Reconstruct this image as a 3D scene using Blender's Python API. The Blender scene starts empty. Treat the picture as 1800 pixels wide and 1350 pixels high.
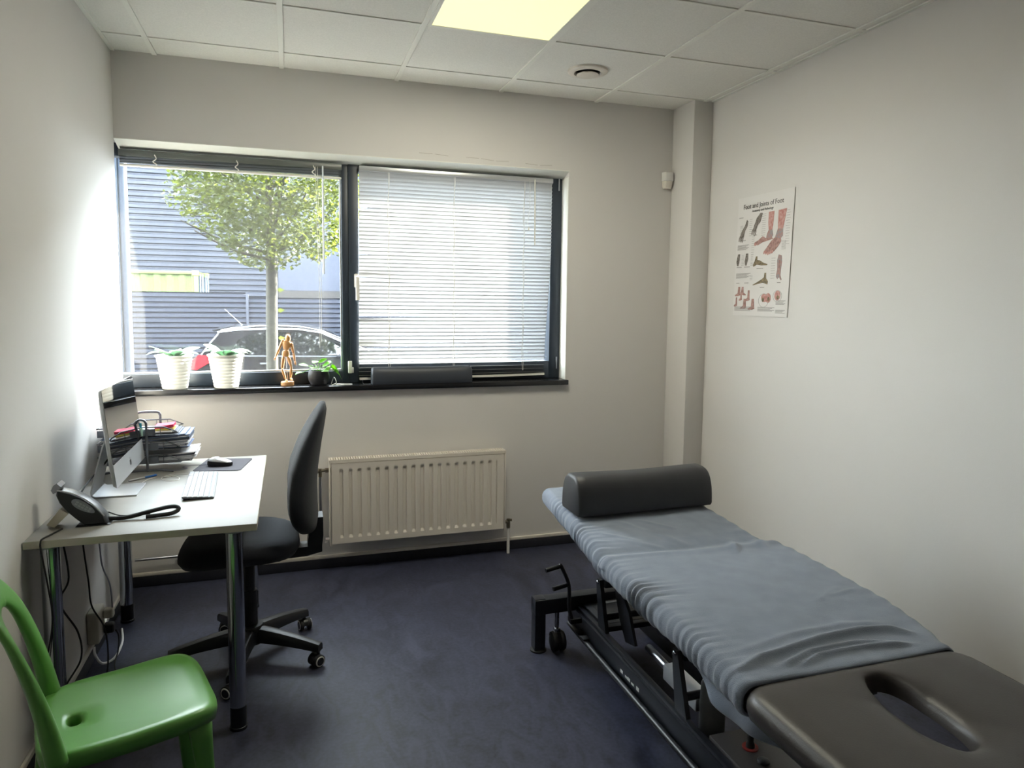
import bpy, bmesh, math, random
from mathutils import Vector, Matrix
random.seed(7)
S = bpy.context.scene
COL = S.collection
pi = math.pi

# ------------------------------------------------------------------ camera, world, sun, exposure
cam_d = bpy.data.cameras.new('camera'); cam = bpy.data.objects.new('camera', cam_d); COL.objects.link(cam)
FPX, YAW, PITCH, ROLL = 1246.76, 0.3188, 0.0904, 0.0123
cam_d.sensor_fit = 'HORIZONTAL'; cam_d.sensor_width = 36.0; cam_d.lens = FPX / 1800 * 36.0
cam_d.shift_x = -20.06 / 1800; cam_d.shift_y = -35.23 / 1800
cam_d.clip_start = 0.05; cam_d.clip_end = 200
_f = Vector((math.sin(YAW) * math.cos(PITCH), math.cos(YAW) * math.cos(PITCH), -math.sin(PITCH)))
_r = Vector((math.cos(YAW), -math.sin(YAW), 0)); _u = _r.cross(_f)
_r2 = math.cos(ROLL) * _r + math.sin(ROLL) * _u; _u2 = -math.sin(ROLL) * _r + math.cos(ROLL) * _u
cam.matrix_world = Matrix(((_r2.x, _u2.x, -_f.x, 0.8135), (_r2.y, _u2.y, -_f.y, -4.0571), (_r2.z, _u2.z, -_f.z, 1.5298), (0, 0, 0, 1)))
S.camera = cam

w = bpy.data.worlds.new('sky'); S.world = w; w.use_nodes = True
bg = w.node_tree.nodes['Background']; bg.inputs[0].default_value = (0.85, 0.925, 1.0, 1); bg.inputs[1].default_value = SKY_STRENGTH = 20.0

SUN_DIR = Vector((-0.76, -0.38, -0.50)).normalized()
sd = bpy.data.lights.new('sun', 'SUN'); sd.energy = 60.0; sd.angle = 0.009; sd.color = (1.0, 0.93, 0.80)
so = bpy.data.objects.new('sun', sd); COL.objects.link(so); so.location = (8, 6, 9)
so.rotation_euler = SUN_DIR.to_track_quat('-Z', 'Y').to_euler()

vs = S.view_settings
S.display_settings.display_device = 'sRGB'
vs.view_transform = 'Standard'; vs.look = 'None'; vs.gamma = 1; vs.use_curve_mapping = False
vs.exposure = 0.60
S.cycles.max_bounces = 10; S.cycles.diffuse_bounces = 6; S.cycles.transparent_max_bounces = 24
S.cycles.sample_clamp_indirect = 8.0; S.cycles.caustics_reflective = False; S.cycles.caustics_refractive = False

# ------------------------------------------------------------------ materials
def lin(h):
    h = h.lstrip('#'); o = []
    for i in (0, 2, 4):
        c = int(h[i:i + 2], 16) / 255
        o.append(c / 12.92 if c <= 0.04045 else ((c + 0.055) / 1.055) ** 2.4)
    return tuple(o)

def mat(name, hexcol, rough=0.5, metal=0.0, var=0.0, vscale=8.0, bump=0.0, bscale=60.0, emit=None, estr=0.0, spec=0.5, coat=0.0, sheen=0.0, hex2=None, detail=3.0):
    m = bpy.data.materials.new(name); m.use_nodes = True
    nt = m.node_tree; p = nt.nodes['Principled BSDF']
    c = lin(hexcol) if isinstance(hexcol, str) else hexcol
    p.inputs['Base Color'].default_value = (*c, 1)
    p.inputs['Roughness'].default_value = rough; p.inputs['Metallic'].default_value = metal
    p.inputs['Specular IOR Level'].default_value = spec
    if coat: p.inputs['Coat Weight'].default_value = coat; p.inputs['Coat Roughness'].default_value = 0.1
    if sheen: p.inputs['Sheen Weight'].default_value = sheen; p.inputs['Sheen Roughness'].default_value = 0.5
    tc = nt.nodes.new('ShaderNodeTexCoord')
    if var or hex2:
        n = nt.nodes.new('ShaderNodeTexNoise'); n.inputs['Scale'].default_value = vscale; n.inputs['Detail'].default_value = detail
        nt.links.new(tc.outputs['Object'], n.inputs['Vector'])
        r = nt.nodes.new('ShaderNodeValToRGB')
        c2 = lin(hex2) if hex2 else tuple(x * (1 - var) for x in c)
        r.color_ramp.elements[0].position = 0.35; r.color_ramp.elements[1].position = 0.65
        r.color_ramp.elements[0].color = (*c2, 1); r.color_ramp.elements[1].color = (*c, 1)
        nt.links.new(n.outputs['Fac'], r.inputs['Fac']); nt.links.new(r.outputs['Color'], p.inputs['Base Color'])
    if bump:
        n2 = nt.nodes.new('ShaderNodeTexNoise'); n2.inputs['Scale'].default_value = bscale; n2.inputs['Detail'].default_value = 4
        nt.links.new(tc.outputs['Object'], n2.inputs['Vector'])
        b = nt.nodes.new('ShaderNodeBump'); b.inputs['Strength'].default_value = bump; b.inputs['Distance'].default_value = 0.01
        nt.links.new(n2.outputs['Fac'], b.inputs['Height']); nt.links.new(b.outputs['Normal'], p.inputs['Normal'])
    if emit:
        p.inputs['Emission Color'].default_value = (*(lin(emit) if isinstance(emit, str) else emit), 1); p.inputs['Emission Strength'].default_value = estr
    return m

def mat_translucent(name, hexcol, frac, rough=0.4, hex2=None, vscale=3.0, tint=None):
    m = mat(name, hexcol, rough, hex2=hex2, vscale=vscale, var=0.0 if not hex2 else 0.1)
    nt = m.node_tree; p = nt.nodes['Principled BSDF']; out = nt.nodes['Material Output']
    t = nt.nodes.new('ShaderNodeBsdfTranslucent'); t.inputs['Color'].default_value = (*lin(tint or hexcol), 1)
    mx = nt.nodes.new('ShaderNodeMixShader'); mx.inputs[0].default_value = frac
    nt.links.new(p.outputs[0], mx.inputs[1]); nt.links.new(t.outputs[0], mx.inputs[2]); nt.links.new(mx.outputs[0], out.inputs[0])
    return m

def mat_glass(name, dust=0.03, tint=(0.97, 0.99, 0.98), refl=True):
    m = bpy.data.materials.new(name); m.use_nodes = True; nt = m.node_tree
    for n in list(nt.nodes):
        if n.type != 'OUTPUT_MATERIAL': nt.nodes.remove(n)
    out = [n for n in nt.nodes if n.type == 'OUTPUT_MATERIAL'][0]
    tr = nt.nodes.new('ShaderNodeBsdfTransparent'); tr.inputs[0].default_value = (*tint, 1)
    gl = nt.nodes.new('ShaderNodeBsdfGlossy'); gl.inputs['Roughness'].default_value = 0.02
    fr = nt.nodes.new('ShaderNodeFresnel'); fr.inputs[0].default_value = 1.45
    ge = nt.nodes.new('ShaderNodeNewGeometry'); iv = nt.nodes.new('ShaderNodeMath'); iv.operation = 'SUBTRACT'; iv.inputs[0].default_value = 1.0
    mu = nt.nodes.new('ShaderNodeMath'); mu.operation = 'MULTIPLY'
    nt.links.new(ge.outputs['Backfacing'], iv.inputs[1]); nt.links.new(iv.outputs[0], mu.inputs[0]); nt.links.new(fr.outputs[0], mu.inputs[1])
    m1 = nt.nodes.new('ShaderNodeMixShader'); nt.links.new(mu.outputs[0], m1.inputs[0]); nt.links.new(tr.outputs[0], m1.inputs[1]); nt.links.new(gl.outputs[0], m1.inputs[2])
    tl = nt.nodes.new('ShaderNodeBsdfTranslucent'); tl.inputs[0].default_value = (1, 1, 1, 1)
    m2 = nt.nodes.new('ShaderNodeMixShader'); m2.inputs[0].default_value = dust
    if dust:
        tc = nt.nodes.new('ShaderNodeTexCoord'); nz = nt.nodes.new('ShaderNodeTexNoise'); nz.inputs['Scale'].default_value = 5; nz.inputs['Detail'].default_value = 6
        mr = nt.nodes.new('ShaderNodeMapRange'); mr.inputs['From Min'].default_value = 0.3; mr.inputs['From Max'].default_value = 0.7
        mr.inputs['To Min'].default_value = dust * 0.8; mr.inputs['To Max'].default_value = dust * 1.2
        nt.links.new(tc.outputs['Object'], nz.inputs['Vector']); nt.links.new(nz.outputs['Fac'], mr.inputs['Value']); nt.links.new(mr.outputs['Result'], m2.inputs[0])
    nt.links.new(m1.outputs[0], m2.inputs[1]); nt.links.new(tl.outputs[0], m2.inputs[2]); nt.links.new(m2.outputs[0], out.inputs[0])
    return m

M = {}
M['wall'] = mat('wall_paint', '#d4d1ce', 0.75, var=0.02, vscale=2.0, bump=0.05, bscale=220)
M['reveal'] = mat('reveal_paint', '#e2e2dc', 0.6, bump=0.03, bscale=120)
M['tile'] = mat('ceiling_tile', '#e4e2dc', 0.9, var=0.08, vscale=160, bump=0.15, bscale=240)
M['tee'] = mat('ceiling_grid_metal', '#e2e1da', 0.5)
M['skirt'] = mat('skirting_linoleum', '#23242d', 0.5, var=0.2, vscale=30)
M['frame'] = mat('window_aluminium', '#27303b', 0.42, var=0.08, vscale=12)
M['sill'] = mat('sill_stone', '#17181c', 0.22, var=0.4, vscale=90)
M['glass'] = mat_glass('window_glass', 0.004)
M['white'] = mat('white_enamel', '#e3e0da', 0.35)
M['cream'] = mat('cream_enamel', '#dcd5cb', 0.35, var=0.02, vscale=4)
M['whiteplastic'] = mat('white_plastic', '#dcdad6', 0.4)
M['beige'] = mat('beige_plastic', '#bfb8a8', 0.5)
M['chrome'] = mat('chrome', '#b6bac0', 0.12, 1.0)
M['steel'] = mat('brushed_steel', '#8e9096', 0.32, 1.0)
M['brass'] = mat('nickel_brass', '#8d8474', 0.35, 1.0)
M['darkmetal'] = mat('dark_coated_metal', '#1d2027', 0.38, 0.2, var=0.15, vscale=20)
M['blackplastic'] = mat('black_plastic', '#16181d', 0.42, var=0.15, vscale=30)
M['rubber'] = mat('black_rubber', '#0f1013', 0.7)
M['desk'] = mat('desk_laminate', '#8e8c87', 0.5, hex2='#85837e', vscale=5)
M['deskedge'] = mat('desk_edge', '#bdb7a8', 0.5)
M['fabric'] = mat('chair_fabric', '#191d26', 0.9, var=0.25, vscale=300, bump=0.3, bscale=500, sheen=0.08)
M['green'] = mat('green_plastic', '#5b9445', 0.33, var=0.05, vscale=5)
M['alu'] = mat('silver_aluminium', '#c7c9cc', 0.3, 0.6)
M['screen'] = mat('black_glass_screen', '#0a0b0e', 0.03, spec=0.9); M['screen'].node_tree.nodes['Principled BSDF'].inputs['IOR'].default_value = 2.3
M['paper'] = mat('paper_white', '#dedde0', 0.8)
M['paperblue'] = mat('folder_blue', '#7987a5', 0.7)
M['papergrey'] = mat('folder_grey', '#8f93a0', 0.7)
M['paperdark'] = mat('folder_dark', '#454a58', 0.6)
M['pink'] = mat('note_pink', '#e0345f', 0.7)
M['yellow'] = mat('note_yellow', '#e0cf6a', 0.7)
M['traymetal'] = mat('tray_grey_metal', '#6e7178', 0.4, 0.7)
M['leather'] = mat('dark_vinyl', '#3a3635', 0.42, var=0.12, vscale=14, bump=0.06, bscale=260)
M['bolster'] = mat('charcoal_vinyl', '#35363a', 0.5, var=0.08, vscale=10, bump=0.06, bscale=300)
M['sillbolster'] = mat('slate_vinyl', '#2e333c', 0.5, var=0.08, vscale=10)
M['sheet'] = mat('blue_towelling', '#7b8596', 0.95, hex2='#737d8e', vscale=14, bump=0.25, bscale=420, sheen=0.3)
M['wood'] = mat('beech_wood', '#b98b5c', 0.45, hex2='#a9794b', vscale=18)
M['blackpot'] = mat('black_ceramic', '#17191f', 0.6)
M['leaf'] = mat_translucent('pot_plant_leaf', '#5f9a3c', 0.35, 0.35, hex2='#7cb552', vscale=30, tint='#9ccc4e')
M['leaf2'] = mat_translucent('grey_green_leaf', '#8fae9f', 0.3, 0.4, hex2='#a9c2b2', vscale=30, tint='#9cc4a4')
M['whitepot'] = mat_translucent('white_pot_plastic', '#e6e6e2', 0.25, 0.35)
M['soil'] = mat('soil', '#2a2018', 0.95, var=0.4, vscale=120)
M['slat'] = mat_translucent('blind_slat', '#b4b5b6', 0.09, 0.4)
M['slatgrey'] = mat('blind_slat_stacked', '#5e625f', 0.35)
M['cord'] = mat('blind_cord', '#d9d7d0', 0.7)
M['wandm'] = mat('clear_wand', '#c5cbd0', 0.2)
M['bark'] = mat('tree_bark', '#3c3a30', 0.9, hex2='#2c2a20', vscale=14, bump=0.5, bscale=40)
M['leaves'] = mat_translucent('tree_leaf', '#27330f', 0.45, 0.45, hex2='#414d1e', vscale=2.5, tint='#5c6624')
M['cladding'] = mat('grey_blue_cladding', '#202531', 0.6, var=0.08, vscale=0.8)
M['panel'] = mat('smooth_grey_panel', '#272c39', 0.6)
M['fenceM'] = mat('grey_blue_fence', '#242936', 0.6, var=0.06, vscale=0.7)
M['concrete'] = mat('concrete_band', '#2c2a29', 0.9, var=0.2, vscale=5)
M['asphalt'] = mat('asphalt', '#3a3a3c', 0.95, var=0.25, vscale=14)
M['container'] = mat('lime_container_paint', '#52612f', 0.55, var=0.12, vscale=2.5)
M['contend'] = mat('pale_container_door', '#2e3a40', 0.5)
M['carpaint'] = mat('dark_car_paint', '#0d0e12', 0.25, 0.3, coat=0.8)
M['carglass'] = mat('car_window_glass', '#0c1016', 0.04, spec=0.9)
M['carsilver'] = mat('car_bright_trim', '#8a8d92', 0.3, 0.8)
M['taillight'] = mat('red_tail_light', '#b0101c', 0.15, coat=0.6)
M['postw'] = mat('pale_blue_post_paint', '#7e8894', 0.45)
M['diffuser'] = mat('lamp_diffuser', '#8a8460', 0.5, emit=(1.0, 0.97, 0.54), estr=0.70)
M['posterM'] = mat('poster_paper', '#d8d5d3', 0.5)
M['ink'] = mat('poster_ink', '#23211f', 0.7)
M['inkgrey'] = mat('poster_small_print', '#8d8986', 0.7)
M['bone'] = mat('poster_bone', '#8f7f63', 0.7, hex2='#5f5646', vscale=90)
M['bonegrey'] = mat('poster_grey_bone', '#8d867f', 0.7, hex2='#57514c', vscale=110)
M['muscle'] = mat('poster_muscle', '#ad736c', 0.7, hex2='#c29b94', vscale=70)
M['tendon'] = mat('poster_tendon', '#8d8f92', 0.7, hex2='#a8807a', vscale=80)
M['skin'] = mat('poster_skin', '#b59089', 0.7, hex2='#8d6c66', vscale=60)
M['redring'] = mat('red_ring', '#8e2a22', 0.5)
M['bluecap'] = mat('blue_pen_cap', '#1f5fa8', 0.4)
M['clearpl'] = mat('clear_grey_plastic', '#a9adb3', 0.25)
M['socketpl'] = mat('socket_plastic', '#b3ada0', 0.5)
M['keyw'] = mat('key_white', '#a9abb0', 0.5)
M['keygap'] = mat('keyboard_gap', '#5f6268', 0.45)
M['padm'] = mat('mouse_mat_cloth', '#3c3b44', 0.85)
M['lcd'] = mat('phone_keypad_grey', '#84898f', 0.35)
M['teal'] = mat('cyan_clip', '#2aa0b8', 0.4)
M['mint'] = mat('mint_paper', '#b8dccb', 0.7)
M['greypl'] = mat('grey_cover_plastic', '#6c6f72', 0.5)
M['crack'] = mat('plaster_crack', '#a39a92', 0.9)

def floor_mat():
    m = mat('navy_linoleum', '#2a2c40', 0.38, spec=0.35)
    nt = m.node_tree; p = nt.nodes['Principled BSDF']; tc = nt.nodes.new('ShaderNodeTexCoord')
    n1 = nt.nodes.new('ShaderNodeTexNoise'); n1.inputs['Scale'].default_value = 9; n1.inputs['Detail'].default_value = 8; n1.inputs['Distortion'].default_value = 2.2
    n2 = nt.nodes.new('ShaderNodeTexNoise'); n2.inputs['Scale'].default_value = 70; n2.inputs['Detail'].default_value = 5
    mp = nt.nodes.new('ShaderNodeMapping'); mp.inputs['Scale'].default_value = (1, 0.45, 1)
    nt.links.new(tc.outputs['Object'], mp.inputs['Vector']); nt.links.new(mp.outputs[0], n1.inputs['Vector']); nt.links.new(tc.outputs['Object'], n2.inputs['Vector'])
    ad = nt.nodes.new('ShaderNodeMath'); ad.operation = 'ADD'
    m2 = nt.nodes.new('ShaderNodeMath'); m2.operation = 'MULTIPLY'; m2.inputs[1].default_value = 0.5
    nt.links.new(n2.outputs['Fac'], m2.inputs[0]); nt.links.new(n1.outputs['Fac'], ad.inputs[0]); nt.links.new(m2.outputs[0], ad.inputs[1])
    r = nt.nodes.new('ShaderNodeValToRGB'); e = r.color_ramp.elements
    e[0].position = 0.55; e[0].color = (*lin('#222432'), 1); e[1].position = 0.95; e[1].color = (*lin('#3a3d50'), 1)
    nt.links.new(ad.outputs[0], r.inputs['Fac']); nt.links.new(r.outputs['Color'], p.inputs['Base Color'])
    rr = nt.nodes.new('ShaderNodeMapRange'); rr.inputs['To Min'].default_value = 0.40; rr.inputs['To Max'].default_value = 0.58
    nt.links.new(n1.outputs['Fac'], rr.inputs['Value']); nt.links.new(rr.outputs['Result'], p.inputs['Roughness'])
    return m
M['floor'] = floor_mat()

# ------------------------------------------------------------------ mesh helpers
class MB:
    def __init__(s): s.v = []; s.f = []; s.sm = []
    def add(s, vs, fs, smooth=True):
        o = len(s.v); s.v += [Vector(v) for v in vs]
        for f in fs: s.f.append(tuple(i + o for i in f)); s.sm.append(smooth)
        return s
    def box(s, x0, x1, y0, y1, z0, z1, bev=0.0, seg=2, mtx=None):
        bm = bmesh.new(); bmesh.ops.create_cube(bm, size=1.0)
        for v in bm.verts:
            v.co = Vector(((x0 + x1) / 2 + v.co.x * (x1 - x0), (y0 + y1) / 2 + v.co.y * (y1 - y0), (z0 + z1) / 2 + v.co.z * (z1 - z0)))
        if bev > 0: bmesh.ops.bevel(bm, geom=bm.edges[:], offset=bev, segments=seg, profile=0.5, affect='EDGES')
        return s._bm(bm, mtx)
    def _bm(s, bm, mtx=None):
        if mtx: bm.transform(mtx)
        bm.verts.index_update()
        s.add([v.co.copy() for v in bm.verts], [[v.index for v in f.verts] for f in bm.faces]); bm.free(); return s
    def loft(s, rings, cap0=True, cap1=True, closed=True):
        n = len(rings[0]); o = len(s.v)
        for r in rings: s.v += [Vector(p) for p in r]
        for i in range(len(rings) - 1):
            for j in range(n if closed else n - 1):
                k = (j + 1) % n
                s.f.append((o + i * n + j, o + i * n + k, o + (i + 1) * n + k, o + (i + 1) * n + j)); s.sm.append(True)
        if cap0: s.f.append(tuple(o + j for j in reversed(range(n)))); s.sm.append(True)
        if cap1: s.f.append(tuple(o + (len(rings) - 1) * n + j for j in range(n))); s.sm.append(True)
        return s
    def tube(s, path, r, n=10, caps=True):
        P = [Vector(p) for p in path]; rings = []
        rr = r if isinstance(r, (list, tuple)) else [r] * len(P)
        up = None
        for i, p in enumerate(P):
            t = (P[min(i + 1, len(P) - 1)] - P[max(i - 1, 0)]).normalized()
            if up is None:
                a = Vector((0, 0, 1)) if abs(t.z) < 0.9 else Vector((1, 0, 0))
                up = (a - a.dot(t) * t).normalized()
            else:
                up = (up - up.dot(t) * t).normalized()
            b = t.cross(up)
            rings.append([p + rr[i] * (math.cos(2 * pi * k / n) * up + math.sin(2 * pi * k / n) * b) for k in range(n)])
        return s.loft(rings, caps, caps)
    def cyl(s, a, b, r, r2=None, n=24): return s.tube([a, b], [r, r if r2 is None else r2], n)
    def lathe(s, prof, c=(0, 0, 0), n=32, axis='Z', caps=True):
        rings = []
        for r, z in prof:
            ring = []
            for k in range(n):
                a = 2 * pi * k / n; x, y = r * math.cos(a), r * math.sin(a)
                q = {'Z': (x, y, z), 'X': (z, x, y), 'Y': (y, z, x)}[axis]
                ring.append((c[0] + q[0], c[1] + q[1], c[2] + q[2]))
            rings.append(ring)
        return s.loft(rings, caps, caps)
    def prism(s, pts, fn, d0, d1):
        """polygon pts (a,b) carried by fn(a,b,d) between depths d0 and d1"""
        return s.loft([[fn(a, b, d0) for a, b in pts], [fn(a, b, d1) for a, b in pts]])
    def ell(s, c, r, n=16, m=10, mtx=None):
        rings = []
        for i in range(m + 1):
            t = -pi / 2 + pi * (i + 0.02 if i == 0 else i - 0.02 if i == m else i) / m
            rings.append([Vector((c[0] + r[0] * math.cos(t) * math.cos(2 * pi * k / n), c[1] + r[1] * math.cos(t) * math.sin(2 * pi * k / n), c[2] + r[2] * math.sin(t))) for k in range(n)])
        if mtx: rings = [[mtx @ p for p in r_] for r_ in rings]
        return s.loft(rings)
    def sheet(s, fn, nu, nv, thick=0.0):
        vs = [fn(i / nu, j / nv) for j in range(nv + 1) for i in range(nu + 1)]
        fs = [(j * (nu + 1) + i, j * (nu + 1) + i + 1, (j + 1) * (nu + 1) + i + 1, (j + 1) * (nu + 1) + i) for j in range(nv) for i in range(nu)]
        return s.add(vs, fs)
    def build(s, name, m, parent=None, origin=None, sharp=35):
        me = bpy.data.meshes.new(name)
        o0 = Vector(origin) if origin is not None else Vector((0, 0, 0))
        me.from_pydata([v - o0 for v in s.v], [], s.f)
        bm = bmesh.new(); bm.from_mesh(me); bmesh.ops.recalc_face_normals(bm, faces=bm.faces[:]); bm.to_mesh(me); bm.free()
        me.polygons.foreach_set('use_smooth', [True] * len(me.polygons))
        if sharp: me.set_sharp_from_angle(angle=math.radians(sharp))
        ms = m if isinstance(m, (list, tuple)) else [m]
        for x in ms: me.materials.append(x)
        ob = bpy.data.objects.new(name, me); COL.objects.link(ob)
        ob.location = o0
        if parent is not None:
            # parents carry only a location and a rotation about Z; children are written in world space
            ob.parent = parent; ob.matrix_parent_inverse = parent_matrix(parent).inverted()
        return ob

def parent_matrix(o):
    m = Matrix.Translation(o.location) @ o.rotation_euler.to_matrix().to_4x4()
    if o.parent: m = parent_matrix(o.parent) @ o.matrix_parent_inverse @ m
    return m

def thing(name, label, cat, loc, group=None):
    o = bpy.data.objects.new(name, None); COL.objects.link(o); o.location = loc; o.empty_display_size = 0.05
    o['label'] = label; o['category'] = cat
    if group: o['group'] = group
    return o
def tag(o, label, cat, group=None, kind=None):
    o['label'] = label; o['category'] = cat
    if group: o['group'] = group
    if kind: o['kind'] = kind
    return o
def struct(o): o['kind'] = 'structure'; return o
def thick(o, t, off=-1):
    md = o.modifiers.new('thickness', 'SOLIDIFY'); md.thickness = t; md.offset = off; return o
def spline(pts, n=8):
    """Catmull-Rom through pts"""
    P = [Vector(p) for p in pts]; out = []
    for i in range(len(P) - 1):
        p0 = P[max(i - 1, 0)]; p1 = P[i]; p2 = P[i + 1]; p3 = P[min(i + 2, len(P) - 1)]
        for k in range(n):
            t = k / n
            out.append(0.5 * ((2 * p1) + (-p0 + p2) * t + (2 * p0 - 5 * p1 + 4 * p2 - p3) * t * t + (-p0 + 3 * p1 - 3 * p2 + p3) * t ** 3))
    out.append(P[-1]); return out
def rrect(hx, hy, r, n=6):
    """outline of a rounded rectangle, counter-clockwise"""
    o = []
    for cx, cy, a0 in ((hx - r, hy - r, 0), (-hx + r, hy - r, pi / 2), (-hx + r, -hy + r, pi), (hx - r, -hy + r, 1.5 * pi)):
        for k in range(n + 1):
            a = a0 + pi / 2 * k / n; o.append((cx + r * math.cos(a), cy + r * math.sin(a)))
    return o
def lerp(a, b, t): return a + (b - a) * t
def smooth(t): t = max(0, min(1, t)); return t * t * (3 - 2 * t)
def interp(x, xs, ys):
    if x <= xs[0]: return ys[0]
    for i in range(len(xs) - 1):
        if x <= xs[i + 1]: return lerp(ys[i], ys[i + 1], (x - xs[i]) / (xs[i + 1] - xs[i]))
    return ys[-1]

# ------------------------------------------------------------------ the room
H, XR, YB = 2.722, 3.254, -5.2        # ceiling height, right wall, wall behind the camera
WX0, WX1, WZ0, WZ1 = -0.10, 2.428, 1.010, 2.306    # window opening in the back wall
struct(MB().box(-0.12, XR + 0.12, YB - 0.1, 0.2, -0.1, 0).build('floor', M['floor']))
struct(MB().box(-0.12, XR + 0.12, YB - 0.1, 0.2, H + 0.006, H + 0.08).build('ceiling', M['tile']))
struct(MB().box(-0.12, 0, YB, 0, 0, H + 0.006).build('wall_left', M['wall']))
struct(MB().box(XR, XR + 0.12, YB, 0.2, 0, H + 0.006).build('wall_right', M['wall']))
struct(MB().box(-0.12, XR + 0.12, YB - 0.1, YB, 0, H + 0.006).build('wall_front', M['wall']))
wb = MB(); T = 0.20
wb.box(-0.12, XR, 0, T, 0, WZ0); wb.box(-0.12, XR, 0, T, WZ1, H + 0.006)
wb.box(-0.12, WX0, 0.0, T, WZ0, WZ1); wb.box(WX1, XR, 0, T, WZ0, WZ1)
struct(wb.build('wall_back', M['wall']))
fa = MB(); fa.box(-14, 16, 0.201, 0.26, -0.45, WZ0); fa.box(-14, 16, 0.201, 0.26, WZ1, 6.5); fa.box(-14, WX0, 0.201, 0.26, WZ0, WZ1); fa.box(WX1, 16, 0.201, 0.26, WZ0, WZ1)
struct(fa.build('wall_outside', M['panel']))
struct(MB().box(3.1245, XR, -0.2464, 0, 0, H + 0.006, 0.003).build('wall_pillar', M['wall']))
# white plastered lining of the window opening
rv = MB(); rv.prism([(-.002, WZ1), (-.002, WZ1 - .004), (.1045, WZ1 - .036), (.1045, WZ1)], lambda a, b, d: (d, a, b), 0.0, WX1); rv.box(WX1 - 0.004, WX1, -0.002, 0.105, WZ0 + 0.033, WZ1 - 0.038)
struct(rv.build('trim_1', M['reveal']))
# hairline cracks in the plaster above the opening
ck = MB(); pts = [(1.52 + 0.09 * i, -0.0006, 2.345 + 0.004 * math.sin(i * 2.3) - 0.002 * i + random.uniform(-.003, .003)) for i in range(11)]
for a, b in zip(pts, pts[1:]):
    if random.random() < .8: ck.tube([a, Vector(a).lerp(Vector(b), .85)], 0.0009, 5)
struct(ck.build('trim_2', M['crack']))
# skirting: dark linoleum upstand with a pale capping line
def skirt(name, a, b, nx, ny):
    m = MB(); d = 0.012
    x0, x1 = sorted((a[0], b[0] + nx * d)) if nx else sorted((a[0], b[0])); y0, y1 = sorted((a[1], b[1] + ny * d)) if ny else sorted((a[1], b[1]))
    m.box(x0, x1, y0, y1, 0, 0.056, 0.003); struct(m.build(name, M['skirt']))
    m = MB(); m.box(x0, x1, y0, y1, 0.0565, 0.076, 0.003); struct(m.build(name.replace('baseboard', 'trim_cap'), M['cream']))
skirt('baseboard_back', (0.0, 0), (3.12, 0), 0, -1)
skirt('baseboard_left', (0, YB), (0, -0.013), 1, 0)
skirt('baseboard_right', (XR, YB), (XR, -0.247), -1, 0)
# ceiling grid
tee = MB()
for k in range(-1, 6):
    x = 0.1952 + 0.6 * k
    if 0.02 < x < XR - 0.01: tee.box(x - 0.012, x + 0.012, YB, 0, H - 0.001, H + 0.006, 0.0008, 1)
for k in range(0, 9):
    y = -0.2461 - 0.6 * k
    if y > YB:
        for j in range(-1, 6):
            xa, xb = max(0.1952 + 0.6 * j + 0.0125, 0.0), min(0.1952 + 0.6 * j + 0.5875, XR)
            tee.box(xa, xb, y - 0.008, y + 0.008, H + 0.001, H + 0.006, 0.0008, 1)
tee.box(0, 0.018, YB, 0, H + 0.0005, H + 0.006); tee.box(XR - 0.018, XR, YB, -0.247, H + 0.0005, H + 0.006)
struct(tee.build('trim_3', M['tee']))

# ------------------------------------------------------------------ ceiling lamps and air valve
def ceiling_light(x0, y1, label, watts):
    x1, y0 = x0 + 0.576, y1 - 0.576
    t = thing('ceiling_light', label, 'ceiling light', ((x0 + x1) / 2, (y0 + y1) / 2, H), 'square ceiling lamps')
    f = MB(); b = 0.016
    f.box(x0, x1, y0, y0 + b, H - 0.006, H + 0.0055); f.box(x0, x1, y1 - b, y1, H - 0.006, H + 0.0055)
    f.box(x0, x0 + b, y0 + b, y1 - b, H - 0.006, H + 0.0055); f.box(x1 - b, x1, y0 + b, y1 - b, H - 0.006, H + 0.0055)
    f.build('lamp_frame', M['tee'], t)
    MB().box(x0 + b, x1 - b, y0 + b, y1 - b, H - 0.003, H + 0.005).build('diffuser', M['diffuser'], t)
    ld = bpy.data.lights.new('panel_light', 'AREA'); ld.shape = 'SQUARE'; ld.size = 0.54; ld.energy = watts; ld.color = (1.0, 0.96, 0.78)
    lo = bpy.data.objects.new('panel_light', ld); COL.objects.link(lo); lo.location = ((x0 + x1) / 2, (y0 + y1) / 2, H - 0.012)
    lo.parent = t; lo.matrix_parent_inverse = parent_matrix(t).inverted()
    return t
ceiling_light(1.407, -0.858, 'square white lamp panel glowing pale yellow in the tiled ceiling', 17.0)
t = thing('air_valve', 'round white ventilation valve in a ceiling tile near the corner pillar', 'ventilation valve', (2.317, -0.515, H))
MB().lathe([(0.105, 0.0055), (0.105, -0.004), (0.098, -0.008), (0.072, -0.010), (0.066, -0.004), (0.066, 0.0055)], (2.317, -0.515, H), 40).build('valve_ring', M['cream'], t)
MB().lathe([(0.012, 0.0), (0.012, -0.012), (0.055, -0.014), (0.058, -0.018), (0.050, -0.023), (0.002, -0.024)], (2.317, -0.515, H), 40).build('valve_disc', M['cream'], t)

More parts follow.
